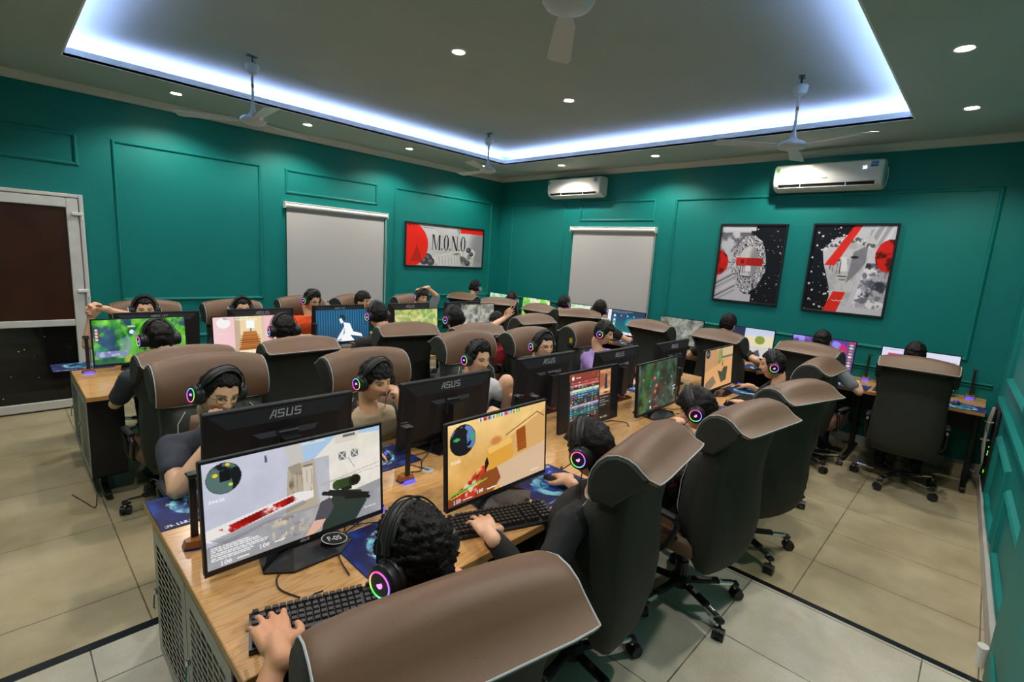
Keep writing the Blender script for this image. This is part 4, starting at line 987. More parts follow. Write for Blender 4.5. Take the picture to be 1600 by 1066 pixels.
def scr_desert():
    im = Im(230, 130, 'e8b45c'); im.grad('f2cc86', 'd79a48'); im.noise(3, .2, 23); im.noise(12, .08, 24)
    im.poly([(.5, .42), (1, .1), (1, .72), (.66, .62), (.5, .6)], 'd8aa68'); im.line(.55, .32, .9, .12, .004, '6a4c2c'); im.line(.9, .12, .98, .2, .004, '6a4c2c'); im.poly([(.66, .3), (.76, .26), (.78, .58), (.68, .6)], '9c4c14'); im.noise(5, .6, 25, 'b06a2c', .4, .6, mask=im.inp([(.66, .3), (.76, .26), (.78, .58), (.68, .6)]))
    im.poly([(.36, .42), (.6, .36), (.64, .58), (.62, .66), (.36, .72)], 'e0a23e'); im.poly([(.36, .42), (.6, .36), (.62, .44), (.38, .5)], 'f0c064'); im.poly([(.36, .72), (1, .56), (1, 1), (.5, 1)], 'd8b896'); im.soft(.45, .35, .06, .06, 'c07038', .7)
    im.poly([(.0, .9), (.3, .68), (.36, .7), (.3, 1), (0, 1)], '7a3a1c'); mk = im.inp([(.04, .92), (.3, .62), (.37, .62), (.24, .98)]); im.noise(9, 1.0, 27, 'd83020', .42, .5, mask=mk); im.noise(12, .9, 28, 'e8dcc0', .56, .64, mask=mk); im.noise(10, .9, 29, '1c1410', .6, .68, mask=mk)
    im.poly([(.34, .58), (.36, .52), (.38, .62), (.34, .72)], '1c1410'); im.poly([(.3, .72), (.46, .7), (.5, .86), (.42, 1), (.26, 1)], '8c4a1c')
    im.ell(.135, .22, .115, .19, '14161c'); mm = ((im.X - .135) / .11) ** 2 + ((im.Y - .22) / .185) ** 2 < 1; im.noise(7, 1, 30, '5c86b8', .44, .48, mask=mm); im.noise(12, 1, 31, '101418', .58, .6, mask=mm); im.ell(.08, .2, .03, .02, '38b060'); im.ell(.22, .2, .02, .03, '38b060')
    rs = random.Random(2)
    for k in range(10): im.rect(.28 + k * .042, .0, .318 + k * .042, .055, ('e8e4f4', 'e86070', '60a0e0', 'f0e0a0', '58c060')[k % 5]); im.rect(.29 + k * .042, .015, .305 + k * .042, .05, rs.choice(('604030', 'f0c080', '3048a0', 'f8f8f8')))
    im.text(.02, .02, .02, 'ooooo oooo', 'fff0d0', .8); im.text(.03, .45, .035, '$1000', 'fdf4e0'); im.line(.03, .86, .3, .8, .005, '48c848'); im.line(.03, .9, .36, .8, .003, 'e8d848'); im.text(.05, .93, .045, '100', 'ffffff'); im.text(.26, .91, .045, '100', 'ffffff'); im.rect(.13, .96, .22, .972, 'f4f4f4'); im.rect(.36, .94, .45, .952, 'f4f4f4'); im.lines(.84, .92, .14, 1, .02, 'f4f0e8', .9, 8)
    return im
def scr_score():
    im = Im(170, 96, '080808'); x0, x1 = .14, .87; im.rect(x0, .02, x1, 1, '2c2420'); im.grad
    im.rect(x0, .02, .64, .16, '8c4030'); im.noise(8, .7, 41, 'c87050', .5, .6, mask=(im.X > x0) & (im.X < .64) & (im.Y < .15) & (im.Y > .02)); im.ell(.2, .1, .02, .035, 'f0f0f0'); im.text(.25, .08, .035, 'oooooo', 'f0e0d8')
    cols = ['b04848', 'd87070', '3c3430', 'e8e0c0', '4a90a8', '245c88', '28424c', '1c3c48', '34302c', 'b8a8c8', '2c6074', '205860', '2a706c', '1e5450', '403028', '2c2420']
    rs = random.Random(3)
    for k, c in enumerate(cols):
        y = .17 + k * .047; im.rect(x0 + .02, y, .64, y + .04, c)
        for j in range(8):
            if rs.random() < .8: im.rect(x0 + .03 + j * .058, y + .01, x0 + .055 + j * .058 + rs.uniform(-.01, .02), y + .028, rs.choice(('f0e8d8', 'e0a040', '70d8c8', 'd84848')), .75)
        im.rect(x0 + .025, y + .005, x0 + .05, y + .035, rs.choice(('58a0c0', 'd8a060', '904838')))
    im.rect(.66, .04, .86, .52, 'a86040'); im.noise(6, .7, 43, 'e8b480', .45, .65, mask=(im.X > .66) & (im.X < .86) & (im.Y > .04) & (im.Y < .52)); im.poly([(.74, .5), (.76, .12), (.79, .12), (.81, .5)], '38304a'); im.rect(.67, .42, .85, .47, 'f0b878')
    for k in range(4): im.lines(.67, .56 + k * .05, .17, 1, .022, 'c8c0b8', .6, k)
    im.rect(.66, .76, .86, .98, '1c1410'); im.text(.68, .93, .035, 'ooo oooo', 'f0e8e0', .8); im.rect(x0, .86, .64, 1, '4a2018'); return im
def scr_lane():
    im = map_game(51, '2c4438', '38342c', '3c5c34', 120, 68, False, .6); im.put(np.clip(1 - np.abs(im.X - .28 - im.Y * -.15) * 7, 0, 1), '548438', .6); im.poly([(.5, .2), (.75, .1), (.72, .8), (.5, .9)], '3c3a30', .6); im.noise(4, .3, 53)
    for x, y in ((.4, .34), (.45, .5), (.42, .62)): im.ell(x, y, .035, .05, 'c04030', .85); im.ell(x, y, .015, .02, 'f0a080')
    im.ell(.48, .26, .03, .05, '40b8a0', .8); im.soft(.48, .3, .06, .1, '3a8c60', .5)
    for y in (.62, .7, .78): im.line(.9, y, .97, y, .003, 'e0f0e8'); im.line(.9, y, .93, y + .08, .003, 'e0f0e8')
    im.rect(.4, .93, .5, .96, 'e04030'); im.rect(.3, .9, .33, .96, 'd8e8f0'); return im
def scr_dust():
    im = Im(120, 68, 'd8a468'); im.noise(4, .2, 61); im.poly([(0, 0), (.4, 0), (.4, .4), (0, .55)], 'c8986a'); im.line(.38, .0, .38, .42, .006, '8a6440'); im.poly([(.44, .06), (.6, .0), (.6, .35), (.44, .4)], '94a060'); im.noise(9, .5, 62, '5c6c38', .5, .6, mask=im.inp([(.44, .06), (.6, 0), (.6, .35), (.44, .4)]))
    im.poly([(.6, 0), (1, 0), (1, .3), (.62, .32)], 'd2b98a'); im.rect(.6, .22, 1, .28, '80705a'); im.poly([(0, .55), (.4, .42), (1, .3), (1, 1), (0, 1)], 'e2a870'); im.ell(.62, .42, .02, .06, '5c5438'); im.poly([(.45, .55), (.6, .62), (.68, .5), (.82, .52), (.78, .86), (.6, .9)], '3c4434', .9); im.poly([(.05, .8), (.3, .66), (.42, .85), (.2, 1), (0, 1)], '6c6650', .8)
    im.ell(.1, .1, .07, .1, '1a2430'); im.ell(.1, .1, .04, .05, '5c84a0', .8); return im
def scr_moba(seed=70):
    im = map_game(seed, '28785c', '5cb038', '8ae03c', 150, 84, False, .7); im.noise(5, .9, seed + 1, '2c4c6c', .55, .65); im.poly([(.5, .1), (.85, .0), (.8, .5), (.6, 1), (.3, .95), (.36, .5)], '78d82c', .65); im.noise(7, .25, seed + 4); im.poly([(.26, .5), (.36, .36), (.4, .6), (.34, .9)], '7a98b0', .7)
    im.ell(.4, .3, .025, .05, 'e8ecf8'); im.ell(.43, .34, .02, .04, '8890c0'); im.rect(.36, .16, .44, .19, 'f0f0f0', .8); im.rect(.02, .2, .06, .44, 'a83028', .7)
    for k in range(4): im.ell(.04, .23 + k * .07, .016, .026, 'e8d8c0')
    im.rect(.02, .72, .34, .84, '8a8ec8', .85); im.noise(26, .5, 75, 'e8e8f8', .5, .6, mask=(im.X < .34) & (im.X > .02) & (im.Y > .72) & (im.Y < .84)); im.rect(0, .88, .3, 1, '1e5058', .7)
    for k in range(6): im.rect(.32 + k * .055, .86, .365 + k * .055, .96, ('c8a040', '6070d0', 'd8d0e8', 'a040a0')[k % 4])
    im.rect(.32, .96, .7, .985, '30c048'); return im
def scr_pink():
    im = Im(120, 68, 'f6c6cc'); im.grad('f8d0d4', 'f4bcc4', False); im.rect(.28, 0, .36, 1, 'c8b094'); im.rect(.36, 0, .66, 1, 'f0d8a8'); im.poly([(.4, .4), (.58, .4), (.66, .9), (.34, .9)], 'c07838')
    for k in range(7): im.rect(.36 - k * .004, .5 + k * .055, .63 + k * .004, .52 + k * .055, '8a4418')
    im.rect(.44, .12, .56, .32, 'ffffff'); im.ell(.14, .16, .09, .13, 'f8f8f8'); im.noise(12, .6, 81, '605860', .58, .66, mask=((im.X - .14) / .09) ** 2 + ((im.Y - .16) / .13) ** 2 < 1)
    im.rect(.05, .42, .16, .44, 'e8e8f0'); im.rect(.0, .85, .05, 1, '805060'); im.rect(.34, .88, .68, 1, 'f8f0d0'); im.rect(.66, 0, .7, 1, 'e0c8b0'); im.ell(.505, .36, .012, .05, '7080a8'); im.lines(.3, .02, .3, 2, .03, 'f8f8f0', .8, 3); return im
def scr_blue():
    im = Im(130, 73, '0c3c5c'); s_ = np.sin(im.X * 2 * PI * 22) * .5 + .5; im.put(s_, '2c84b4', .85); im.put(np.clip(im.Y * 1.2 - .5, 0, 1), '08243c', .6)
    im.ell(.48, .26, .055, .1, '1c2c3c'); im.poly([(.42, .3), (.46, .26), (.5, .4), (.45, .44)], 'f4f8fc'); im.poly([(.5, .4), (.62, .44), (.68, .7), (.84, .78), (.86, .88), (.62, .8), (.7, .98), (.44, .98), (.52, .72)], 'f8fcff'); im.poly([(.52, .5), (.48, .9), (.36, .95), (.4, .82), (.46, .66)], 'eef4fc')
    im.text(.3, .87, .035, 'ooo oo ooooo', 'ffffff'); im.text(.38, .94, .03, 'oooo ooo', 'ffffff', .9); return im
def scr_desktop():
    im = Im(100, 56, '14466c'); im.grad('1a3a70', '148078'); im.rect(0, 0, .1, 1, 'f0f0f4'); im.rect(.1, 0, 1, .14, '28405c'); im.soft(.65, .5, .16, .22, '38b0b8', .8); im.rect(0, .9, 1, 1, 'f4f4f8')
    for k in range(3): im.ell(.2 + (k > 1) * 0, .24 + k * .18, .03, .045, 'e0f0f8'); im.rect(.15, .3 + k * .18, .25, .33 + k * .18, 'c8e0e8', .7)
    for k in range(3): im.ell(.38 + k * .17, .22, .02, .035, ('e08040', 'c0d0e0', '60c0a0')[k]); im.rect(.5 + k * .1, .93, .53 + k * .1, .97, 'e06030')
    im.lines(.14, .03, .6, 2, .03, 'b0c0d0', .8, 6); return im
def scr_purple():
    im = Im(100, 56, '5c3c9c'); im.noise(4, 1, 91, 'c82c6c', .48, .58); im.noise(6, 1, 92, '8c8cf0', .56, .64); im.rect(.88, .05, .99, 1, '605088')
    for k in range(9): im.ell(.94, .12 + k * .09, .03, .03, ('e8b090', 'f0e0d8', 'b08080')[k % 3])
    im.rect(.7, .86, .9, 1, 'c8e8f8'); im.lines(.02, .03, .3, 2, .03, 'e0c8f0', .7, 2); return im
def scr_page():
    im = Im(100, 56, 'dfe0f6'); im.rect(.09, .16, .3, .62, 'd83870'); im.noise(5, 1, 95, '5050d0', .5, .6, mask=(im.X > .09) & (im.X < .3) & (im.Y > .16) & (im.Y < .62)); im.rect(.32, .16, .56, .62, '20244c'); im.rect(.58, .2, .72, .62, '7048d0'); im.rect(.74, .2, .88, .62, '1c5090'); im.ell(.79, .3, .04, .08, 'f0c0a0')
    im.lines(.04, .05, .5, 1, .03, '8890c0', .7, 2); im.lines(.9, .2, .09, 5, .03, '9098c8', .7, 3); im.rect(.0, .94, 1, 1, '303450'); im.lines(.1, .7, .7, 4, .03, '808098', .7, 5); return im
def scr_pale(seed, a, bcol, c):
    im = Im(80, 45, a); im.noise(3, .9, seed, bcol, .45, .55); im.noise(6, .8, seed + 1, c, .55, .62); im.noise(10, .15, seed + 2); return im
def scr_bluewhite():
    im = Im(90, 50, 'b0c4e0'); im.grad('c4d0e8', 'e8e4e0', True); im.rect(0, 0, .46, 1, '24304c'); im.noise(6, .4, 98, '4a5c80', .5, .6, mask=im.X < .46); im.poly([(.46, .3), (1, .2), (1, .6), (.5, .6)], 'e8dcb8'); im.ell(.75, .38, .09, .14, '8a9a3c'); im.poly([(.5, .62), (1, .58), (1, 1), (.5, 1)], 'd4d0cc'); im.poly([(.6, .9), (.75, .7), (.8, .95)], '50505c'); return im

# ---------------------------------------------------------------- the furniture of every seat
MON0 = make_monitor(); MON0_used = [False]
def place(root, used, x, y, z, rz, label, group):
    if not used[0]:
        used[0] = True; root.location = (x, y, z); root.rotation_euler = (0, 0, rz); root['label'] = label; root['group'] = group; return root
    return dup(root, (x, y, z), rz, label, group)
# copies must be taken before a screen is added, so all are made first
def rot(dx, dy, rz): return (dx * math.cos(rz) - dy * math.sin(rz), dx * math.sin(rz) + dy * math.cos(rz))
ZD = .7505
N_, S_, E_ = 0.0, PI, -PI / 2     # local +y turned to world +y, -y, +x
GN, GC, GB, GA, GW = 'monitors on the near side of the near desk', 'monitors on the far side of the near desk', 'monitors on the near side of the far desk', 'monitors on the far side of the far desk', 'monitors along the back wall'
MONS = [
 ('N1', .675, 1.575, S_, GN, 'nearest monitor, showing a white walled street, a blood red blade and a scoped rifle', scr_wall),
 ('N2', 1.47, 1.415, S_ + .01, GN, 'monitor showing a yellow desert street and a round blue minimap', scr_desert),
 ('N3', 2.53, 1.69, S_ - .02, GN, 'monitor with black side bars showing a red and blue score table', scr_score),
 ('N4', 3.22, 1.59, S_ + .03, GN, 'monitor showing a dim green grass lane, fourth along the near desk', scr_lane),
 ('N5', 4.27, 1.575, S_, GN, 'monitor showing a sandy orange street, beside the typing hands of a black shirted player', scr_dust),
 ('C1', .80, 2.075, N_, GC, 'nearest monitor seen from behind, its black back overlapped by the nearest screen', None),
 ('C2', 1.66, 2.05, N_, GC, 'monitor seen from behind before the player in a beige tee', None),
 ('C3', 2.63, 2.17, N_, GC, 'monitor seen from behind, hiding the chest of the player with round glasses in black', None),
 ('C4', 3.33, 2.04, N_, GC, 'monitor seen from behind before the player in a lavender tee', None),
 ('C5', 4.18, 2.0, N_, GC, 'farthest monitor seen from behind on the near desk, before an empty looking seat', None),
 ('B1', .768, 4.76, S_ + .02, GB, 'monitor nearest the door showing a bright green and blue game map', scr_moba),
 ('B2', 1.54, 4.66, S_ + .03, GB, 'monitor showing a pink room and a brown wooden staircase', scr_pink),
 ('B3', 2.53, 4.87, S_, GB, 'monitor showing a white figure before a striped blue curtain', scr_blue),
 ('B4', 3.33, 4.68, S_ + .02, GB, 'monitor showing a pale yellow green map on the far desk', lambda: map_game(101, 'b8c070', '8cb060', 'e4dca0')),
 ('B5', 4.50, 4.93, S_, GB, 'monitor showing a grey stony map at the far end of the far desk', lambda: map_game(102, 'a0a098', '787c70', 'c8c4b8')),
 ('A1', .95, 5.13, N_, GA, 'monitor seen from behind, directly behind the bright green game map screen', None),
 ('A2', 1.80, 5.15, N_, GA, 'monitor seen from behind, directly behind the pink staircase screen', None),
 ('A3', 2.66, 5.26, N_, GA, 'monitor back hidden by the blue curtain screen, before the player in orange', None),
 ('A4', 3.60, 5.26, N_, GA, 'monitor seen from behind before the player leaning an arm over his head', None),
 ('A5', 4.45, 5.24, N_, GA, 'monitor back at the far end of the far desk, behind the grey stony map screen', None),
 ('W1', 6.2, .405, PI / 2, GW, 'monitor showing a white web page with coloured pictures, rightmost on the back wall desk', scr_page),
 ('W2', 6.2, 1.23, PI / 2, GW, 'monitor showing a purple and pink game picture on the back wall desk', scr_purple),
 ('W3', 6.2, 2.02, PI / 2, GW, 'monitor showing a dark blue and sunny white desert scene on the back wall desk', scr_bluewhite),
 ('W4', 6.2, 2.86, PI / 2, GW, 'monitor showing a dark grey map below the corner of the back wall blind', lambda: map_game(103, '6c746c', '8c9088', 'a8a898')),
 ('W5', 6.2, 3.69, PI / 2, GW, 'monitor showing a blue green desktop of icons below the back wall blind', scr_desktop),
 ('W6', 6.2, 4.50, PI / 2, GW, 'monitor showing a pale green and white picture, left of the blue desktop', lambda: scr_pale(111, 'd8ecd8', 'e8f0e8', 'a0d890')),
 ('W7', 6.2, 5.40, PI / 2, GW, 'monitor showing a bright lime green picture on the back wall desk', lambda: scr_pale(114, '8cd850', 'f0f4d8', '58b838')),
 ('W8', 6.2, 6.22, PI / 2, GW, 'monitor showing a pale mint picture in the left back corner', lambda: scr_pale(117, 'c8e8d4', 'e8f4ec', '88d098')),
]
MR = {}
for k, x, y, rz, g, lab, sc in MONS:
    if k == 'N1': MON0.location = (x, y, ZD); MON0.rotation_euler = (0, 0, rz); MON0['label'] = lab; MON0['group'] = g; MR[k] = MON0
    else: MR[k] = dup(MON0, (x, y, ZD), rz, lab, g)
gen = map_game(120, '4c6c4c', '7c8c5c', 'b0a880', 64, 36)
gen_me = None
for k, x, y, rz, g, lab, sc in MONS:
    if sc: screen(MR[k], sc())
    elif gen_me is None: gen_me = screen(MR[k], gen)
    else:
        o = gen_me.copy(); COL.objects.link(o); o.parent = MR[k]
# sticker on the nearest stand
m = MB(); m.lathe([(0, 0), (.036, 0), (.036, .0008), (0, .001)], M_BLACK, 28); m.lathe([(.0345, 0), (.0365, 0), (.0365, .0014), (.0345, .0014)], M_WHITE, 28, ring=True)
o = m.build('seat_number_sticker', MR['N1']); MS = Matrix.Translation((-.088, .045, .0265)) @ Matrix.Rotation(math.radians(-14), 4, 'X') @ Matrix.Rotation(math.radians(-14), 4, 'Y')
o.matrix_local = MS @ Matrix.Diagonal((1.35, .85, 1, 1)).to_4x4()
o['label'] = 'black oval sticker reading F-05 with a white ring'
t = put_text('F-05', .031, MS @ Matrix.Translation((0, .001, .0016)) @ Matrix.Rotation(PI, 4, 'Z'), M_WHITE, MR['N1'], 'sticker_lettering')
MF = Matrix.Translation((0, 0, HB)) @ Matrix.Rotation(TILT, 4, 'X') @ Matrix.Translation((0, .0107, .0085)) @ Matrix(((-1, 0, 0), (0, 0, 1), (0, 1, 0))).to_4x4()
logo_asus(MR['N1'], MF @ Matrix.Translation((-.018, -.004, 0)), .008, mat('pale_logo', (.6, .6, .62), .4))

KB0 = make_keyboard(); MO0 = make_mouse(); ST0 = make_stand(); PD = [make_pad(5), make_pad(15), make_pad(25)]
u_kb, u_mo, u_st, u_pd = [False], [False], [False], [[False], [False], [False]]
# seat: name, centre x/y of keyboard, rotation, pad centre, mouse, stand
SEATS = [
 ('N1', (.605, 1.205), -.33, (.935, 1.43, 0), None, (1.0, 1.665), 'nearest screen'),
 ('N2', (1.335, 1.255), -.36, (1.745, 1.36, .05), (1.80, 1.36, .2), (1.245, 1.80), 'yellow desert screen'),
 ('N3', (2.45, 1.32), 0, (2.85, 1.33, 0), (2.85, 1.33, 0), (2.12, 1.80), 'red and blue score table screen'),
 ('N4', (3.3, 1.32), 0, (3.68, 1.33, 0), (3.68, 1.33, 0), (3.72, 1.68), 'dim green lane screen'),
 ('N5', (4.12, 1.30), 0, (4.55, 1.45, 0), (4.66, 1.5, -.4), None, 'sandy orange street screen'),
 ('C1', (.98, 2.16), PI, (.52, 2.13, PI), (.50, 2.12, PI + .3), (.41, 1.83), 'back of the nearest far side monitor'),
 ('C2', (1.78, 2.16), PI, (1.26, 2.08, PI), (1.3, 2.1, PI), (2.04, 1.86), 'player in a beige tee'),
 ('C3', (2.6, 2.18), PI, (2.2, 2.1, PI), (2.2, 2.1, PI), None, 'player with the raised bare knee'),
 ('C4', (3.35, 2.16), PI, (2.97, 2.1, PI), (2.97, 2.1, PI), None, 'player with round glasses in black'),
 ('C5', (4.2, 2.16), PI, (3.8, 2.08, PI), (3.8, 2.1, PI), None, 'player in a lavender tee'),
 ('B1', (.82, 4.20), 0, (1.22, 4.17, 0), (.65, 4.14, .2), (.43, 4.74), 'green and blue game map screen'),
 ('B2', (1.55, 4.2), 0, (1.92, 4.17, 0), (1.92, 4.17, 0), None, 'pink staircase screen'),
 ('B3', (2.4, 4.2), 0, (2.78, 4.17, 0), (2.78, 4.17, 0), (2.19, 4.80), 'blue curtain screen'),
 ('B4', (3.25, 4.2), 0, (3.65, 4.17, 0), (3.65, 4.17, 0), None, 'pale yellow green map screen'),
 ('B5', (4.2, 4.2), 0, (4.6, 4.17, 0), (4.6, 4.17, 0), None, 'grey stony map screen'),
 ('A1', (.95, 4.985), PI, (.42, 4.99, PI), (.6, 4.99, PI), None, 'monitor back behind the green game map'),
 ('A2', (1.8, 5.04), PI, (1.4, 5.0, PI), (1.4, 5.0, PI), None, 'monitor back behind the pink staircase'),
 ('W1', (5.83, .45), -PI / 2, (5.82, .045, -PI / 2), (5.85, .07, -PI / 2), (6.33, -.01), 'white web page screen'),
 ('W2', (5.83, 1.3), -PI / 2, (5.82, .88, -PI / 2), (5.85, .9, -PI / 2), (6.33, .81), 'purple and pink screen'),
 ('W3', (5.83, 2.12), -PI / 2, (5.82, 1.7, -PI / 2), (5.85, 1.7, -PI / 2), None, 'dark blue and sunny desert screen'),
 ('W4', (5.83, 2.95), -PI / 2, (5.82, 2.53, -PI / 2), (5.85, 2.53, -PI / 2), None, 'dark grey map screen'),
 ('W5', (5.83, 3.78), -PI / 2, (5.82, 3.36, -PI / 2), (5.85, 3.36, -PI / 2), None, 'blue green desktop screen'),
 ('W6', (5.83, 4.6), -PI / 2, (5.82, 4.2, -PI / 2), (5.85, 4.2, -PI / 2), None, 'pale green and white screen'),
 ('W7', (5.83, 5.4), -PI / 2, (5.82, 5.0, -PI / 2), (5.85, 5.0, -PI / 2), None, 'bright lime green screen'),
]
def front_z(y): return ZD
for i, (nm, kb, kr, pd, mo, st, what) in enumerate(SEATS):
    rz = kr
    place(KB0, u_kb, kb[0], kb[1], ZD, rz, 'black keyboard in front of the ' + what, 'black gaming keyboards')
    j = i % 3
    place(PD[j], u_pd[j], pd[0], pd[1], ZD, pd[2], 'blue patterned mouse pad beside the keyboard of the ' + what, 'blue mouse pads')
    if mo: place(MO0, u_mo, mo[0], mo[1], ZD + .0035, mo[2], 'black mouse on the blue pad of the ' + what, 'black mice')
    if st:
        srz = {'N': 0, 'C': PI, 'B': 0, 'A': PI, 'W': -PI / 2}[nm[0]]
        place(ST0, u_st, st[0], st[1], ZD, srz, 'black headset stand on an amber base by the ' + what, 'headset stands')
# phone under the yellow screen
r = empty('phone', (1.505, 1.385, ZD), -.35, 'gold rimmed phone lying below the yellow desert screen', 'phone')
m = MB(); m.box((-.072, -.036, 0), (.072, .036, .008), mat('gold_metal', (.45, .32, .18), .3, metal=.6), .003); m.build('body', r)
m = MB(); m.box((-.062, -.033, .0078), (.062, .033, .0084), M_BLACKG); m.build('screen', r)
# cable port + loose cables
r = empty('cable_grommet', (1.39, 1.83, ZD), 0, 'grey round cable grommet in the worktop behind the yellow desert screen', 'cable cover')
m = MB(); m.lathe([(.0, .001), (.028, .003), (.032, .001), (.032, 0)], M_BLIND, 20); m.build('cover', r, True)
def cable(pts, label, rad=.0025):
    m = MB(); P = [Vector(p) for p in pts]; out = []
    for i in range(len(P) - 1):
        p0, p1, p2, p3 = P[max(i - 1, 0)], P[i], P[i + 1], P[min(i + 2, len(P) - 1)]
        for t in (0, .25, .5, .75): out.append(.5 * ((2 * p1) + (p2 - p0) * t + (2 * p0 - 5 * p1 + 4 * p2 - p3) * t * t + (3 * p1 - p0 - 3 * p2 + p3) * t ** 3))
    out.append(P[-1]); m.tube(out, rad, M_BLACK, 6); o = m.build('cable', None, True); tag(o, label, 'cable'); return o
cz = ZD + .0035
cable([(.56, 1.34, cz), (.53, 1.42, cz), (.56, 1.49, cz), (.65, 1.5, cz), (.75, 1.53, cz), (.84, 1.6, cz), (.86, 1.72, cz)], 'thin black cable curling from the nearest keyboard past its monitor base')
cable([(.72, 1.34, .755), (.74, 1.45, .757), (.80, 1.55, .757), (.92, 1.62, .757), (.9, 1.68, .757), (.84, 1.63, .757), (.95, 1.56, .757), (1.05, 1.5, .757)], 'black cable looping over the pad beside the nearest screen')
cable([(1.3, 1.86, cz), (1.36, 1.84, cz), (1.42, 1.92, cz), (1.5, 1.96, .78), (1.56, 2.02, .80)], 'black cable from the grommet to the monitor back before the beige tee')
cable([(1.39, 1.82, cz + .002), (1.36, 1.92, cz), (1.33, 2.0, cz), (1.5, 2.0, cz + .004), (1.62, 1.96, cz)], 'black cable tangled behind the yellow desert screen')
cable([(2.7, 1.72, cz), (2.8, 1.7, cz), (2.86, 1.62, cz), (2.8, 1.56, cz)], 'black cable curling right of the score table screen')
cable([(3.36, 1.5, cz), (3.42, 1.45, cz), (3.5, 1.52, cz), (3.42, 1.58, cz), (3.36, 1.7, cz)], 'black cable curling beside the dim green lane screen')
cable([(.25, 4.30, .005), (.30, 4.12, .005), (.34, 4.0, .005), (.37, 4.2, .005)], 'thin black cable lying on the tiles by the far desk')
# chairs
CH0 = make_chair(); u_ch = [False]
R_ = math.radians
CHAIRS = [
 ('N1', .61, .875, R_(-13), 'nearest brown and dark chair, its headrest filling the bottom of the picture', 'N'),
 ('N2', 1.65, 1.085, R_(8), 'chair of the player before the yellow desert screen, second along the near desk', 'N'),
 ('N3', 2.500, 0.980, R_(-8), 'chair behind the player in the dark patterned shirt, third along the near desk', 'N'),
 ('N4', 3.320, 0.960, R_(-16), 'empty chair fourth along the near desk', 'N'),
 ('N5', 4.370, 1.100, R_(-2), 'farthest chair on the near side of the near desk, behind the player in black', 'N'),
 ('C1', .76, 2.70, R_(180), 'chair behind the player in glasses leaning on his fist', 'C'),
 ('C2', 1.550, 2.470, R_(180), 'chair behind the player in the beige tee', 'C'),
 ('C3', 2.600, 2.760, R_(180), 'chair behind the player with a raised bare knee', 'C'),
 ('C4', 3.270, 2.680, R_(180), 'chair behind the player with round glasses in black', 'C'),
 ('C5', 4.150, 2.700, R_(180), 'chair behind the player in lavender, yellow tag on its side', 'C'),
 ('B1', 0.780, 3.800, R_(4), 'dark chair seen from behind, before the green and blue game map', 'B'),
 ('B2', 1.52, 3.84, R_(0), 'chair seen from behind, before the pink staircase screen', 'B'),
 ('B3', 2.47, 3.80, R_(-10), 'chair seen from behind, before the blue curtain screen', 'B'),
 ('B4', 3.0, 3.53, R_(-3), 'chair seen from behind, its top showing over the chair with the raised knee player', 'B'),
 ('B5', 4.140, 3.860, R_(-4), 'chair seen from behind, left of the red shirted player outstretched hand', 'B'),
 ('A1', 0.960, 5.420, R_(180), 'chair against the left wall side behind the two clasped hands', 'A'),
 ('A2', 1.670, 5.340, R_(180), 'chair on the left wall side behind the pink staircase screen', 'A'),
 ('A3', 2.48, 5.60, R_(178), 'chair behind the player in the orange tee', 'A'),
 ('A4', 3.270, 5.750, R_(205), 'turned chair beside the player in glasses near the left blind', 'A'),
 ('A5', 4.090, 5.680, R_(184), 'chair behind the player resting an arm over his head', 'A'),
 ('W1', 5.50, .355, R_(-86), 'large dark chair seen from behind at the right end of the back wall desk', 'W'),
 ('W2', 5.430, 1.080, R_(-100), 'chair seen from behind before the purple and pink screen', 'W'),
 ('W3', 5.400, 1.900, R_(-100), 'chair seen from behind before the sunny desert screen under the statue prints', 'W'),
 ('W4', 5.380, 2.680, R_(-98), 'chair seen from behind between the dark grey map and the blue desktop', 'W'),
 ('W5', 5.42, 3.95, R_(-50), 'turned chair left of the blue green desktop screen', 'W'),
 ('W6', 5.400, 4.370, R_(-95), 'chair seen from behind before the pale green and white screen', 'W'),
 ('W7', 5.40, 5.35, R_(-60), 'turned dark chair before the lime green screen', 'W'),
 ('W8', 5.40, 6.05, R_(-80), 'chair in the far left corner of the room', 'W'),
]
CG = {'N': 'chairs on the near side of the near desk', 'C': 'chairs on the far side of the near desk', 'B': 'chairs on the near side of the far desk', 'A': 'chairs on the left wall side', 'W': 'chairs along the back wall desk'}
CH = {}
for k, x, y, a, lab, g in CHAIRS:
    CH[k] = place(CH0, u_ch, x, y, 0, a, lab, CG[g])
for k in ('B1', 'B2'): CH[k].scale = (1, 1, .945)
m = MB(); m.box((.274, -.2, 1.0), (.2765, -.165, 1.05), mat('yellow_tag', (.6, .35, .02), .5), .001); m.build('yellow_tag', CH['C5'])

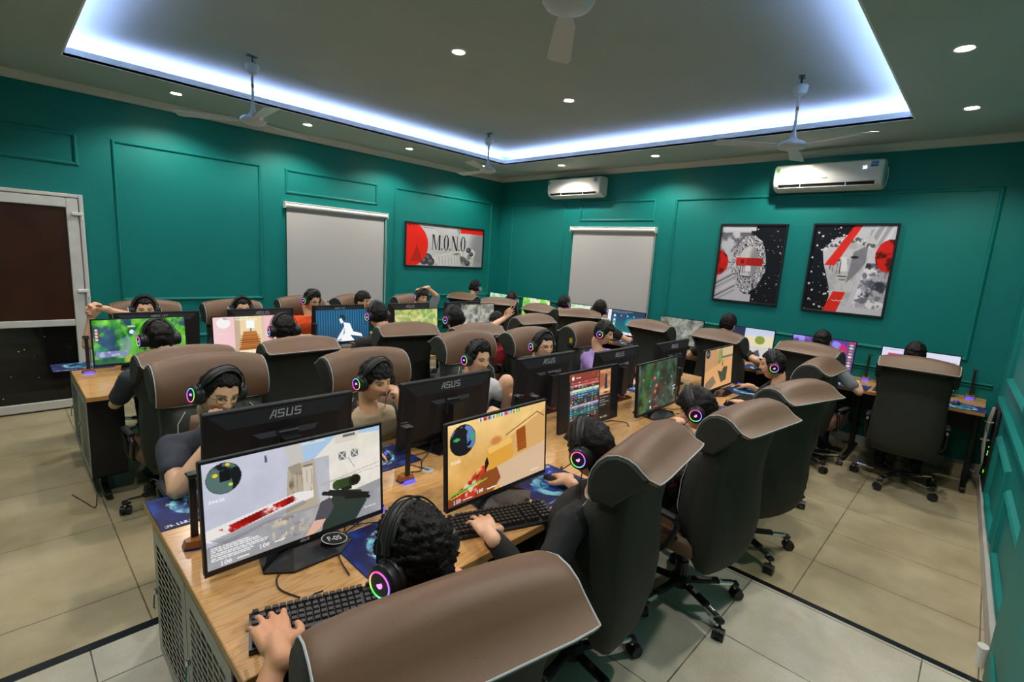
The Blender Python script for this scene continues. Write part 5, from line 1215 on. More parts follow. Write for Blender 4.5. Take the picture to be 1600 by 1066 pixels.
# ---------------------------------------------------------------- people
def hash3(s): return (s * 73856093) % 1000 / 1000.0
NLON, NLAT = 96, 72
def head_grid():
    lon = np.linspace(-1, 1, NLON, endpoint=False); th = PI * np.sign(lon) * np.abs(lon) ** 1.45
    lat = np.linspace(-PI / 2, PI / 2, NLAT); lat = lat * (0.82 + 0.18 * (np.abs(lat) / (PI / 2)) ** 2)
    T, P = np.meshgrid(th, lat); return T, P
HT_, HP_ = head_grid()
def head_xyz(fat=1.0):
    T, P = HT_, HP_; cx, sy = np.cos(P) * np.sin(T), np.cos(P) * np.cos(T); sz = np.sin(P)
    X = .0745 * fat * np.sign(cx) * np.abs(cx) ** .92; Y = .094 * np.sign(sy) * np.abs(sy) ** .95; Z = .117 * sz
    s = np.clip(-Z / .117, 0, 1); X = X * (1 - .33 * s ** 1.6 * (Y > -.02)) * np.where(Z > .03, 1 - .06 * ((Z - .03) / .09), 1)
    Y = np.where(Y < 0, Y * (1 - .42 * s ** 1.2), Y * (1 - .10 * s)); Y = np.where((Y > 0), Y * .95, Y)
    F = np.clip(Y / .05, 0, 1); G = lambda v, w: np.exp(-(v / w) ** 2)
    ax = np.abs(X)
    nz = np.clip((.034 - Z) / .056, 0, 1) * np.clip((Z + .036) / .012, 0, 1)
    d = .021 * G(X, .0095 + .004 * nz) * nz ** 1.15 + .007 * G(ax - .0135, .006) * G(Z + .023, .008)
    d += -.0095 * G(ax - .031, .017) * G(Z - .009, .013) + .0045 * G(ax - .031, .011) * G(Z - .008, .0075)
    d += .004 * G(ax - .03, .022) * G(Z - .029, .008) + .005 * G(ax - .043, .018) * G(Z + .018, .018)
    d += .0065 * G(X, .021) * G(Z + .047, .0065) + .0065 * G(X, .018) * G(Z + .0585, .006) - .003 * G(X, .024) * G(Z + .053, .0022)
    d += .007 * G(X, .02) * G(Z + .094, .015) - .003 * G(X, .025) * G(Z + .072, .007)
    Y = Y + d * F
    return np.stack([X, Y, Z], -1)
def grid_faces(off=0):
    fs = []
    for i in range(NLAT - 1):
        for j in range(NLON):
            l = (j + 1) % NLON; fs.append((off + i * NLON + j, off + i * NLON + l, off + (i + 1) * NLON + l, off + (i + 1) * NLON + j))
    fs.append([off + j for j in range(NLON)][::-1]); fs.append([off + (NLAT - 1) * NLON + j for j in range(NLON)])
    return fs
def face_color(xyz, skin, seed, closed=.4):
    X, Y, Z = xyz[..., 0], xyz[..., 1], xyz[..., 2]; ax = np.abs(X); F = (Y > .03)
    c = np.tile(np.array(skin), X.shape + (1,)).astype(float)
    def mix(m, col, a=1.0):
        m = (np.clip(m, 0, 1) * a * F)[..., None]; c[:] = c * (1 - m) + np.array(col) * m
    G = lambda v, w: np.exp(-(v / w) ** 2)
    mix(G(ax - .042, .018) * G(Z + .02, .018), (skin[0] * 1.05, skin[1] * .72, skin[2] * .66), .4)
    mix(G(X, .018) * G(Z + .025, .012), (skin[0], skin[1] * .75, skin[2] * .7), .4)
    lip = np.clip(1.25 - (X / .0235) ** 2 - ((Z + .0525) / .0095) ** 2, 0, 1); mix(lip * 2, (.45, .2, .17), .5)
    mix(G(Z + .053, .0016) * (ax < .022), (.1, .02, .02), .8)
    e = 1 - ((ax - .031) / .0145) ** 2 - ((Z - .0085) / (.0055)) ** 2; mix(e * 5, (.55, .5, .46))
    iris = 1 - ((ax - .031) / .0062) ** 2 - ((Z - .007) / .0062) ** 2; mix((iris > 0) * (e > -.2), (.015, .01, .008))
    lid = G(Z - (.0135 - 12 * (ax - .031) ** 2), .0022) * (np.abs(ax - .031) < .0165); mix(lid * 1.3, (.02, .012, .01), .9)
    mix(G(Z - .019, .004) * (np.abs(ax - .031) < .017), (skin[0] * .75, skin[1] * .62, skin[2] * .6), .4)
    br = G(Z - (.031 - 14 * (ax - .03) ** 2), .0036) * (np.abs(ax - .032) < .02); mix(br * 1.3, (.02, .014, .01), .85)
    mix(G(ax - .0075, .003) * G(Z + .0305, .0025), (.1, .03, .02), .8)
    return c
_hn = {}
def dirnoise(f, seed):
    k = (f, seed)
    if k not in _hn:
        P = head_xyz(); a = np.zeros(P.shape[:2])
        for i in range(P.shape[0]):
            for j in range(P.shape[1]):
                v = P[i, j]; a[i, j] = mnoise.noise((v[0] * f + seed, v[1] * f, v[2] * f * .55))
        _hn[k] = a
    return _hn[k]
def make_head(M, skin, seed, fat=1.0):
    xyz = head_xyz(fat); col = face_color(xyz, skin, seed); v = xyz.reshape(-1, 3)
    A = np.array(M)[:3]; w = v @ A[:, :3].T + A[:, 3]; return w, grid_faces(), col.reshape(-1, 3)
def make_hair(M, style, parent, seed, fat=1.0):
    xyz = head_xyz(fat); X, Y, Z = xyz[..., 0], xyz[..., 1], xyz[..., 2]; T = np.abs(HT_)
    st = {'short': (.066, .010, .016, .004, 60), 'fringe': (.044, .014, .02, .005, 60), 'curly': (.055, .02, .018, .0075, 190), 'spiky': (.07, .02, .010, .010, 90), 'long': (.042, .018, .024, .004, 45), 'bowl': (.048, .018, .018, .004, 50)}[style]
    hl, top, back, amp, fr = st
    sm = lambda e0, e1, v: (lambda t: t * t * (3 - 2 * t))(np.clip((v - e0) / (e1 - e0), 0, 1))
    front = hl; side = .0 if style != 'long' else -.03; bk = -.058 if style != 'long' else -.085
    line = front + (side - front) * sm(.75, 1.15, T) + (bk - side) * sm(1.5, 2.0, T)
    line = line + .004 * np.sin(T * 9 + seed) * (T < .9)
    m = sm(-.004, .008, Z - line)
    up = np.clip(Z / .1, 0, 1); th = back * .55 + (top - back * .55) * up; th = np.where((Z < .03) & (T > .9), th * (.45 if style in ('short', 'spiky') else .8), th)
    n = dirnoise(fr, 1.7 + seed % 3) + .5 * dirnoise(fr * 2.3, 4.2)
    off = m * (th + n * amp * 1.6 + .004) - (1 - m) * .012
    if style in ('fringe', 'bowl', 'long'): off = off + m * .008 * np.exp(-((Z - hl) / .02) ** 2) * (T < .8)
    N = xyz / np.linalg.norm(xyz, axis=-1, keepdims=True); N = N * np.array([1, 1, .9]); v = (xyz + N * off[..., None]).reshape(-1, 3)
    A = np.array(M)[:3]; w = v @ A[:, :3].T + A[:, 3]
    me = bpy.data.meshes.new('hair'); me.from_pydata(w.tolist(), [], grid_faces()); me.materials.append(M_HAIR); me.shade_smooth()
    o = bpy.data.objects.new('hair', me); COL.objects.link(o); o.parent = parent; return o
def remesh(mb, vox, smooth=4):
    me0 = mb.mesh('tmp'); o = bpy.data.objects.new('tmp', me0); COL.objects.link(o)
    md = o.modifiers.new('r', 'REMESH'); md.mode = 'VOXEL'; md.voxel_size = vox; md.use_smooth_shade = True
    ms = o.modifiers.new('s', 'SMOOTH'); ms.factor = .5; ms.iterations = smooth
    dg = bpy.context.evaluated_depsgraph_get(); me = bpy.data.meshes.new_from_object(o.evaluated_get(dg))
    bpy.data.objects.remove(o); bpy.data.meshes.remove(me0); me.materials.clear(); return me
CURL = {'type': (.22, .32, .22), 'mouse': (.25, .35, .3), 'fist': (1.35, 1.5, .9), 'flat': (.08, .1, .06), 'relax': (.3, .4, .3), 'clasp': (.8, .9, .5), 'cheek': (.9, 1.3, .6)}
def add_hand(mb, w, d, n, side, pose, big=1.0):
    """side +1 right hand, -1 left; d fingers direction, n palm direction"""
    d = Vector(d).normalized(); n = Vector(n); n = (n - d * n.dot(d)).normalized(); s = d.cross(n) * 1.0
    # s points to the thumb side of a left hand when the palm looks down; flip for the right hand
    th = s * (-1 if side < 0 else 1)
    c0, c1, c2 = CURL[pose]; w = Vector(w); S = M_SKIN
    kn = []
    for k, (o, L) in enumerate(((.030, .085), (.010, .09), (-.011, .086), (-.031, .078))): kn.append(w + d * L * big + th * o * big)
    for k in range(4):
        a = w + d * .02 + th * (.018 - .012 * k) * big; mb.cap(a, kn[k], .0165 * big, .0115 * big, S, 10, 3)
    mb.cap(w - d * .03, w + d * .03, .025 * big, .026 * big, S, 12, 3)
    for k, (ln, r) in enumerate(((.07, .0088), (.078, .009), (.072, .0086), (.056, .0076))):
        sp = (1.5 - k) * .13 * (0 if pose in ('fist', 'cheek') else 1); ang = 0; p = kn[k]; dd = (d + th * sp).normalized(); nn = n
        jit = (0, .08, -.05, .1)[k]
        for seg, (f, c) in enumerate(((.45, c0 + jit), (.3, c1), (.25, c2))):
            ang += c; q = p + (dd * math.cos(ang) + nn * math.sin(ang)) * ln * f * big
            rr_ = r * big * (1 - .1 * seg); mb.cap(p, q, rr_, rr_ * .92, S, 8, 3); p = q
    p = w + d * .02 + th * .022 * big; k1 = p + (d * .55 + th * .75 + n * .35).normalized() * .042 * big
    k2 = k1 + (d * (.85 if pose != 'fist' else .5) + th * (.25 if pose not in ('fist', 'cheek') else -.4) + n * .35).normalized() * .032 * big
    k3 = k2 + (d * .95 + th * (-.05 if pose not in ('fist', 'cheek') else -.6) + n * .25).normalized() * .026 * big
    mb.cap(p, k1, .0165 * big, .0125 * big, S, 8, 3); mb.cap(k1, k2, .0115 * big, .0105 * big, S, 8, 3); mb.cap(k2, k3, .0105 * big, .0085 * big, S, 8, 3)
def ik(S, T, a, b, hint):
    v = T - S; L = v.length
    if L > (a + b) * .995: k = L / ((a + b) * .995); a *= k; b *= k
    L = max(L, abs(a - b) + .01); x = (a * a - b * b + L * L) / (2 * L); h = math.sqrt(max(0, a * a - x * x)); u = v.normalized()
    hint = Vector(hint); hv = (hint - u * hint.dot(u)).normalized(); return S + u * x + hv * h
def torso(mb, P, r, m, grow=0.0, shoulders=None):
    """P: list of (centre, half width, half depth, path direction)"""
    rings = []
    for c, a, b_, t in P:
        t = t.normalized(); rr_ = (r - t * r.dot(t)).normalized(); ff = t.cross(rr_)
        rings.append([tuple(c + rr_ * (a + grow) * (abs(math.cos(q)) ** .85 * (1 if math.cos(q) > 0 else -1)) + ff * (b_ + grow) * (abs(math.sin(q)) ** .85 * (1 if math.sin(q) > 0 else -1))) for q in [2 * PI * k / 20 for k in range(20)]])
    mb.loft(rings, m)
def headset_proto():
    r = empty('headset', (0, 0, 0), 0, 'headset', 'headset', 'gaming headsets with glowing ear cups'); tilt = -.25
    for s in (-1, 1):
        M = Matrix.Translation((s * .083, -.004, -.004)) @ Matrix.Rotation(s * PI / 2, 4, 'Y')
        m = MB(); m.lathe([(.026, -.008), (.044, -.006), (.048, .002), (.046, .012), (.043, .014), (.044, .02), (.043, .032), (.036, .038), (0, .038)], M_BLACK, 28, M=M); c = m.build('ear_cup', r, True)
        M2 = M @ Matrix.Translation((0, 0, .0385)); im = []
        vs = []; fs = []; n = 48
        for k in range(n):
            a = 2 * PI * k / n
            for rad, z in ((.0282, 0), (.0288, .0016), (.0314, .0016), (.032, 0)): vs.append(tuple(M2 @ Vector((rad * math.cos(a), rad * math.sin(a), z))))
        for k in range(n):
            l = (k + 1) % n
            for j in range(3): fs.append((k * 4 + j, k * 4 + j + 1, l * 4 + j + 1, l * 4 + j))
        m = MB(); m.add(vs, fs, M_RGB); o = m.build('light_ring', c)
        at = o.data.color_attributes.new('tint', 'FLOAT_COLOR', 'POINT'); cols = []
        for k in range(n):
            h = k / n; w = [max(0, 1 - min(abs(h - q), 1 - abs(h - q)) * 3.2) for q in (.05, .38, .7)]
            c_ = (w[0] * 1.0 + w[2] * .25 + .04, w[1] * .75 + w[2] * .1 + .04, w[2] * 1.0 + w[0] * .25 + .04); cols += [*c_, 1.0] * 4
        at.data.foreach_set('color', np.array(cols, dtype=np.float32))
        m = MB(); m.prism([(.0085 * math.cos(a), .0085 * math.sin(a)) for a in [k * PI / 8 for k in range(4, 15)]] + [(.003, -.001)], 0, .0015, M_RGB, M=M2); o = m.build('light_logo', c)
        at = o.data.color_attributes.new('tint', 'FLOAT_COLOR', 'POINT'); at.data.foreach_set('color', np.array([.7, .2, .9, 1.0] * len(o.data.vertices), dtype=np.float32))
        m = MB(); m.lathe([(.028, -.006), (.035, -.014), (.044, -.012), (.046, -.004), (.04, 0), (.028, 0)], M_PAD, 24, M=M, ring=True); m.build('ear_cushion', c, True)
    A = Matrix.Rotation(tilt * .4, 4, 'X')
    for dy in (-.014, .014):
        m = MB(); m.tube([A @ Vector((-.106 * math.cos(t) if True else 0, dy, .0 + .148 * math.sin(t))) for t in [.12 + (PI - .24) * k / 22 for k in range(23)]], .0028, M_BLACKM, 6); m.build('headband_wire', r, True)
    m = MB(); pts = [A @ Vector((-.092 * math.cos(t), 0, .136 * math.sin(t))) for t in [.35 + (PI - .7) * k / 20 for k in range(21)]]
    rings = []
    for i, p in enumerate(pts):
        t = (pts[min(i + 1, 20)] - pts[max(i - 1, 0)]).normalized(); up = t.cross(Vector((0, 1, 0))).normalized() * -1; wd = .024 if 1 < i < 19 else .014
        up = -up if up.dot(p) < 0 else up
        rings.append([tuple(p + Vector((0, wd * math.cos(q), 0)) + up * .006 * math.sin(q)) for q in [2 * PI * k / 12 for k in range(12)]])
    m.loft(rings, M_PAD); m.build('head_pad', r, True)
    m = MB(); m.tube([(-.1, .03, -.02), (-.1, .07, -.045), (-.085, .10, -.06), (-.06, .115, -.064)], .0022, M_BLACK, 6); m.cap((-.06, .115, -.064), (-.045, .12, -.064), .005, .005, M_BLACK, 8); m.build('microphone', r, True)
    m = MB(); m.tube([(-.085, .0, -.048), (-.09, .02, -.12), (-.08, .04, -.22), (-.06, .1, -.32)], .002, M_BLACK, 6); m.build('cable', r, True)
    return r
HS0 = headset_proto(); u_hs = [False]
def person(spec):
    bx, by = spec['base']; a = spec['ang']; f = Vector((-math.sin(a), math.cos(a), 0)); r = Vector((math.cos(a), math.sin(a), 0)); B = Vector((bx, by, 0))
    skin = hexc(spec.get('skin', 'e2b292')); vox = spec.get('vox', .009); rs = random.Random(spec['seed'])
    H = Vector(spec['head']) - B; yaw, pitch, roll = [math.radians(v) for v in spec.get('hr', (0, 12, 0))]
    RM = Matrix.Rotation(a + yaw, 4, 'Z') @ Matrix.Rotation(-pitch, 4, 'X') @ Matrix.Rotation(roll, 4, 'Y'); HM = Matrix.Translation(H) @ RM @ Matrix.Scale(.95, 4)
    hf = (RM @ Vector((0, 1, 0, 0))).to_3d() if False else (RM.to_3x3() @ Vector((0, 1, 0))); hu = RM.to_3x3() @ Vector((0, 0, 1))
    pel = f * spec.get('pel', .0) + Vector((0, 0, .575)); neck = H - hu * .10 - hf * .04; nb = H + Vector((0, 0, -.18)) - f * .045
    nb = nb + (pel - nb) * .02
    v = nb - pel; ch = pel + v * .72 - f * .012; mid = pel + v * .38 - f * .03; up = Vector((0, 0, 1))
    P = [(pel - up * .07, .15, .1, up), (pel, .168, .118, up), (mid, .148, .105, v), (ch, .168, .112, v), (nb - v.normalized() * .06, .165, .088, v), (nb - v.normalized() * .02, .12, .068, v), (nb + up * .01, .062, .056, v)]
    sw = spec.get('sw', .178); SL = nb - up * .05 - r * sw; SR = nb - up * .05 + r * sw
    hands = {}
    for side, S in ((-1, SL), (1, SR)):
        h = spec['hands'][0 if side < 0 else 1]
        T = Vector(h[0]) - B; pose = h[1]; d = h[2] if len(h) > 2 and h[2] else None
        hint = h[4] if len(h) > 4 and h[4] else (r * side * .75 - up * .6 - f * .25)
        E_l = ik(S, T, .27, .245, hint); fd = (T - E_l).normalized()
        d = Vector(d).normalized() if d else Vector((fd.x, fd.y, fd.z * .15 - .12)).normalized(); n = Vector(h[3]) if len(h) > 3 and h[3] else -up
        hands[side] = (S, E_l, T, pose, d, n)
    body = MB(); torso(body, P, r, M_SKIN, -.012)
    body.cap(nb - up * .03, neck, .054, .049, M_SKIN); body.cap(neck, H - hu * .03 - hf * .03, .049, .05, M_SKIN); body.ell(tuple(H + hu * .01), (.058, .058, .07), M_SKIN)
    for side in (-1, 1):
        S, E_l, T, pose, d, n = hands[side]
        body.cap(nb - up * .04, S, .045, .052, M_SKIN); body.cap(S, E_l, .048, .037, M_SKIN); body.cap(E_l, E_l * .7 + T * .3, .038, .038, M_SKIN); body.cap(E_l * .7 + T * .3, T, .038, .025, M_SKIN); add_hand(body, T, d, n, side, pose, spec.get('hand', 1.04))
    legs = spec.get('legs', {}); knees = []
    for side in (-1, 1):
        hp = pel + r * side * .09 - up * .02 + f * .02; lg = legs.get(side)
        if lg: kn, an = Vector(lg[0]) - B, Vector(lg[1]) - B
        else: kn = pel + r * side * .13 + f * .41 - up * .035; an = kn - up * .42 + f * (.02 + .03 * side) + r * side * .01; an.z = .09
        ft = Vector(f); knees.append((side, hp, kn, an))
        body.cap(hp, kn, .078, .053, M_SKIN); body.cap(kn, kn * .6 + an * .4, .052, .05, M_SKIN); body.cap(kn * .6 + an * .4, an, .05, .036, M_SKIN); body.cap(an, an - up * .03 + ft * .12, .036, .03, M_SKIN)
    me = remesh(body, vox, 3)
    nv = len(me.vertices); co = np.empty(nv * 3); me.vertices.foreach_get('co', co); co = co.reshape(-1, 3)
    nf = len(me.polygons); faces = [tuple(p.vertices) for p in me.polygons]; bpy.data.meshes.remove(me)
    hw, hfc, hcol = make_head(HM, skin, spec['seed'], spec.get('fat', 1.0))
    ears = MB()
    for s in (-1, 1): ears.ell((s * .076, -.005, -.004), (.008, .018, .03), M_SKIN, 12, 8, M=Matrix.Identity(4))
    ev = [tuple(HM @ Vector(p)) for p in ears.v]
    V = np.vstack([co, hw, np.array(ev)]); off = nv; F_ = faces + [tuple(i + off for i in q) for q in hfc]; off2 = nv + len(hw); F_ += [tuple(i + off2 for i in q) for q in ears.f]
    mesh = bpy.data.meshes.new('person'); mesh.from_pydata(V.tolist(), [], F_); mesh.materials.append(M_SKIN); mesh.shade_smooth()
    colr = np.ones((len(V), 4)); colr[:, :3] = np.array(skin); colr[nv:nv + len(hw), :3] = hcol
    for side in (-1, 1):   # redder knuckles and finger ends
        S, E_l, T, pose, d, n = hands[side]; q = np.array(T + d * .11); dd = np.linalg.norm(co - q, axis=1); k = np.clip(1 - dd / .07, 0, 1)[:, None] * .35
        colr[:nv, :3] = colr[:nv, :3] * (1 - k) + np.array((skin[0] * 1.05, skin[1] * .78, skin[2] * .72)) * k
    at = mesh.color_attributes.new('tint', 'FLOAT_COLOR', 'POINT'); at.data.foreach_set('color', colr.reshape(-1).astype(np.float32))
    o = bpy.data.objects.new('person', mesh); COL.objects.link(o); o.location = B; tag(o, spec['label'], 'person')
    make_hair(HM, spec.get('hair', 'short'), o, spec['seed'], spec.get('fat', 1.0))
    def cloth(mb, name, m, vx=None, amp=.004, lab=None):
        me = remesh(mb, vx or max(vox, .009), 5); n_ = len(me.vertices); c = np.empty(n_ * 3); me.vertices.foreach_get('co', c); c = c.reshape(-1, 3); nr = np.empty(n_ * 3)
        me.vertices.foreach_get('normal', nr); nr = nr.reshape(-1, 3); sd = spec['seed'] * 3.1
        dsp = np.array([mnoise.noise((p[0] * 16 + sd, p[1] * 16, p[2] * 9)) + .5 * mnoise.noise((p[0] * 34, p[1] * 34 + sd, p[2] * 22)) for p in c])
        c += nr * (dsp * amp)[:, None]; me.vertices.foreach_set('co', c.reshape(-1)); me.materials.append(m); me.shade_smooth()
        ob = bpy.data.objects.new(name, me); COL.objects.link(ob); ob.parent = o
        if lab: ob['label'] = lab
        return ob
    sh = MB(); torso(sh, P[:-1] + [(nb + up * .012, .072, .066, v)], r, M_PAD, .012); ln = spec.get('sleeve', .62)
    for side in (-1, 1):
        S, E_l, T, pose, d, n = hands[side]; sh.cap(nb - up * .045, S, .055, .066, M_PAD)
        if ln <= 1: e = S + (E_l - S) * ln; sh.cap(S, e, .066, .062 - .006 * ln, M_PAD)
        else: sh.cap(S, E_l, .064, .05, M_PAD); sh.cap(E_l, E_l + (T - E_l) * (ln - 1), .05, .038, M_PAD)
    so = cloth(sh, 'shirt', spec['shirt'], None, .0055, spec.get('shirt_label'))
    if spec.get('jacket'):
        jk = MB()
        for side in (-1, 1):
            S, E_l, T, pose, d, n = hands[side]; jk.cap(S - r * side * .02, S, .07, .078, M_PAD); jk.cap(S, E_l, .077, .064, M_PAD); jk.cap(E_l, E_l + (T - E_l) * .8, .062, .05, M_PAD)
            jk.cap(S - r * side * .055 - up * .03 - f * .01, pel + r * side * .14 + f * .02, .06, .06, M_PAD)
        jk.cap(nb - f * .075 - up * .04 - r * .08, nb - f * .075 - up * .04 + r * .08, .045, .045, M_PAD); jk.cap(ch - f * .06, pel - f * .05, .1, .12, M_PAD)
        cloth(jk, 'jacket', spec['jacket'])
    tr = MB(); short = spec.get('shorts', False); torso(tr, P[:2] + [(pel + up * .05, .165, .115, up)], r, M_PAD, .016)
    for side, hp, kn, an in knees:
        if short: e = hp + (kn - hp) * .72; tr.cap(hp, e, .093, .078, M_PAD)
        else: tr.cap(hp, kn, .092, .066, M_PAD); tr.cap(kn, an, .066, .05, M_PAD)
    cloth(tr, 'shorts' if short else 'trousers', spec.get('pants', M_TRO), .012, .005)
    for side, hp, kn, an in knees:
        if spec.get('barefoot') == side: continue
        m = MB(); ax = Matrix.Translation((an.x, an.y, 0)) @ Matrix.Rotation(a, 4, 'Z'); rings = []
        for y, w, zt in ((-.055, .02, .05), (-.05, .034, .085), (-.01, .04, .1), (.05, .042, .08), (.11, .045, .06), (.17, .04, .05), (.2, .02, .03)):
            rings.append([tuple(ax @ Vector((w * cx, y, z))) for cx, z in ((-1, .012), (-1, zt * .6), (-.6, zt), (.6, zt), (1, zt * .6), (1, .012))])
        if an.z < .2: m.loft(rings, M_BLACK); m.box((-.045, -.058, .001), (.045, .2, .016), M_SOLE, .006, M=ax); m.build('shoe', o, True)
    if spec.get('glasses'):
        g = MB()
        for s in (-1, 1):
            rx, rz = (.022, .0165) if spec['glasses'] != 'round' else (.023, .0205)
            g.tube([HM @ Vector((s * .031 + rx * math.cos(q), .092 - abs(s * .031 + rx * math.cos(q)) * .16, .005 + rz * math.sin(q))) for q in [2 * PI * k / 20 for k in range(20)]], .0014, M_BLACK, 6, closed=True)
            g.tube([HM @ Vector(p) for p in ((s * .053, .083, .012), (s * .07, .05, .01), (s * .079, -.01, .004))], .0014, M_BLACK, 5)
        g.tube([HM @ Vector(p) for p in ((-.01, .09, .009), (0, .094, .012), (.01, .09, .009))], .0013, M_BLACK, 5); g.build('glasses', o, True)
    if spec.get('headset', True):
        hs = HS0 if not u_hs[0] else dup(HS0, (0, 0, 0), 0); u_hs[0] = True
        hs.rotation_mode = 'XYZ'; hs.scale = (.96, .96, .96); hs.location = B + H; hs.rotation_euler = (RM.to_3x3()).to_euler('XYZ')
        hs['label'] = 'black headset with glowing rings worn by the ' + spec['who']
    return o
M_TRO = mat('dark_trousers', (.018, .018, .022), .85, bump=.1, bscale=300); M_SOLE = mat('shoe_sole', (.3, .3, .3), .6)
M_DENIM = mat('navy_denim', (.02, .03, .06), .8, bump=.1, bscale=300)
def cl(name, c, **k): return mat(name, c, .85, bump=.06, bscale=350, **k)
def pattern_mat():
    m = mat('patterned_cloth', (.02, .02, .025), .8); nt = m.node_tree; b = nt.nodes['Principled BSDF']; tc = nt.nodes.new('ShaderNodeTexCoord')
    n = nt.nodes.new('ShaderNodeTexNoise'); n.inputs['Scale'].default_value = 22; n.inputs['Detail'].default_value = 3; n.inputs['Distortion'].default_value = 1.5; r = nt.nodes.new('ShaderNodeValToRGB'); e = r.color_ramp.elements; r.color_ramp.interpolation = 'CONSTANT'
    e[0].position = 0; e[0].color = (.008, .008, .01, 1); e[1].position = .57; e[1].color = (.25, .01, .02, 1); x = e.new(.66); x.color = (.02, .01, .012, 1); x = e.new(.4); x.color = (.3, .28, .28, 1); x = e.new(.415); x.color = (.008, .008, .01, 1)
    nt.links.new(tc.outputs['Object'], n.inputs['Vector']); nt.links.new(n.outputs['Fac'], r.inputs['Fac']); nt.links.new(r.outputs['Color'], b.inputs['Base Color']); return m
GREY = cl('charcoal_tee', (.035, .04, .055)); BLK = cl('black_tee', (.012, .012, .014)); BEI = cl('beige_tee', hexc('a8957a')); WHT = cl('white_tee', (.6, .6, .66)); LAV = cl('lavender_tee', hexc('9a80bc')); ORG = cl('orange_tee', hexc('e2501c')); RED = cl('red_tee', (.28, .01, .02)); LG = cl('grey_tee', (.2, .22, .24)); JK = cl('dark_jacket', (.014, .014, .018))
U = (0, 0, 1)
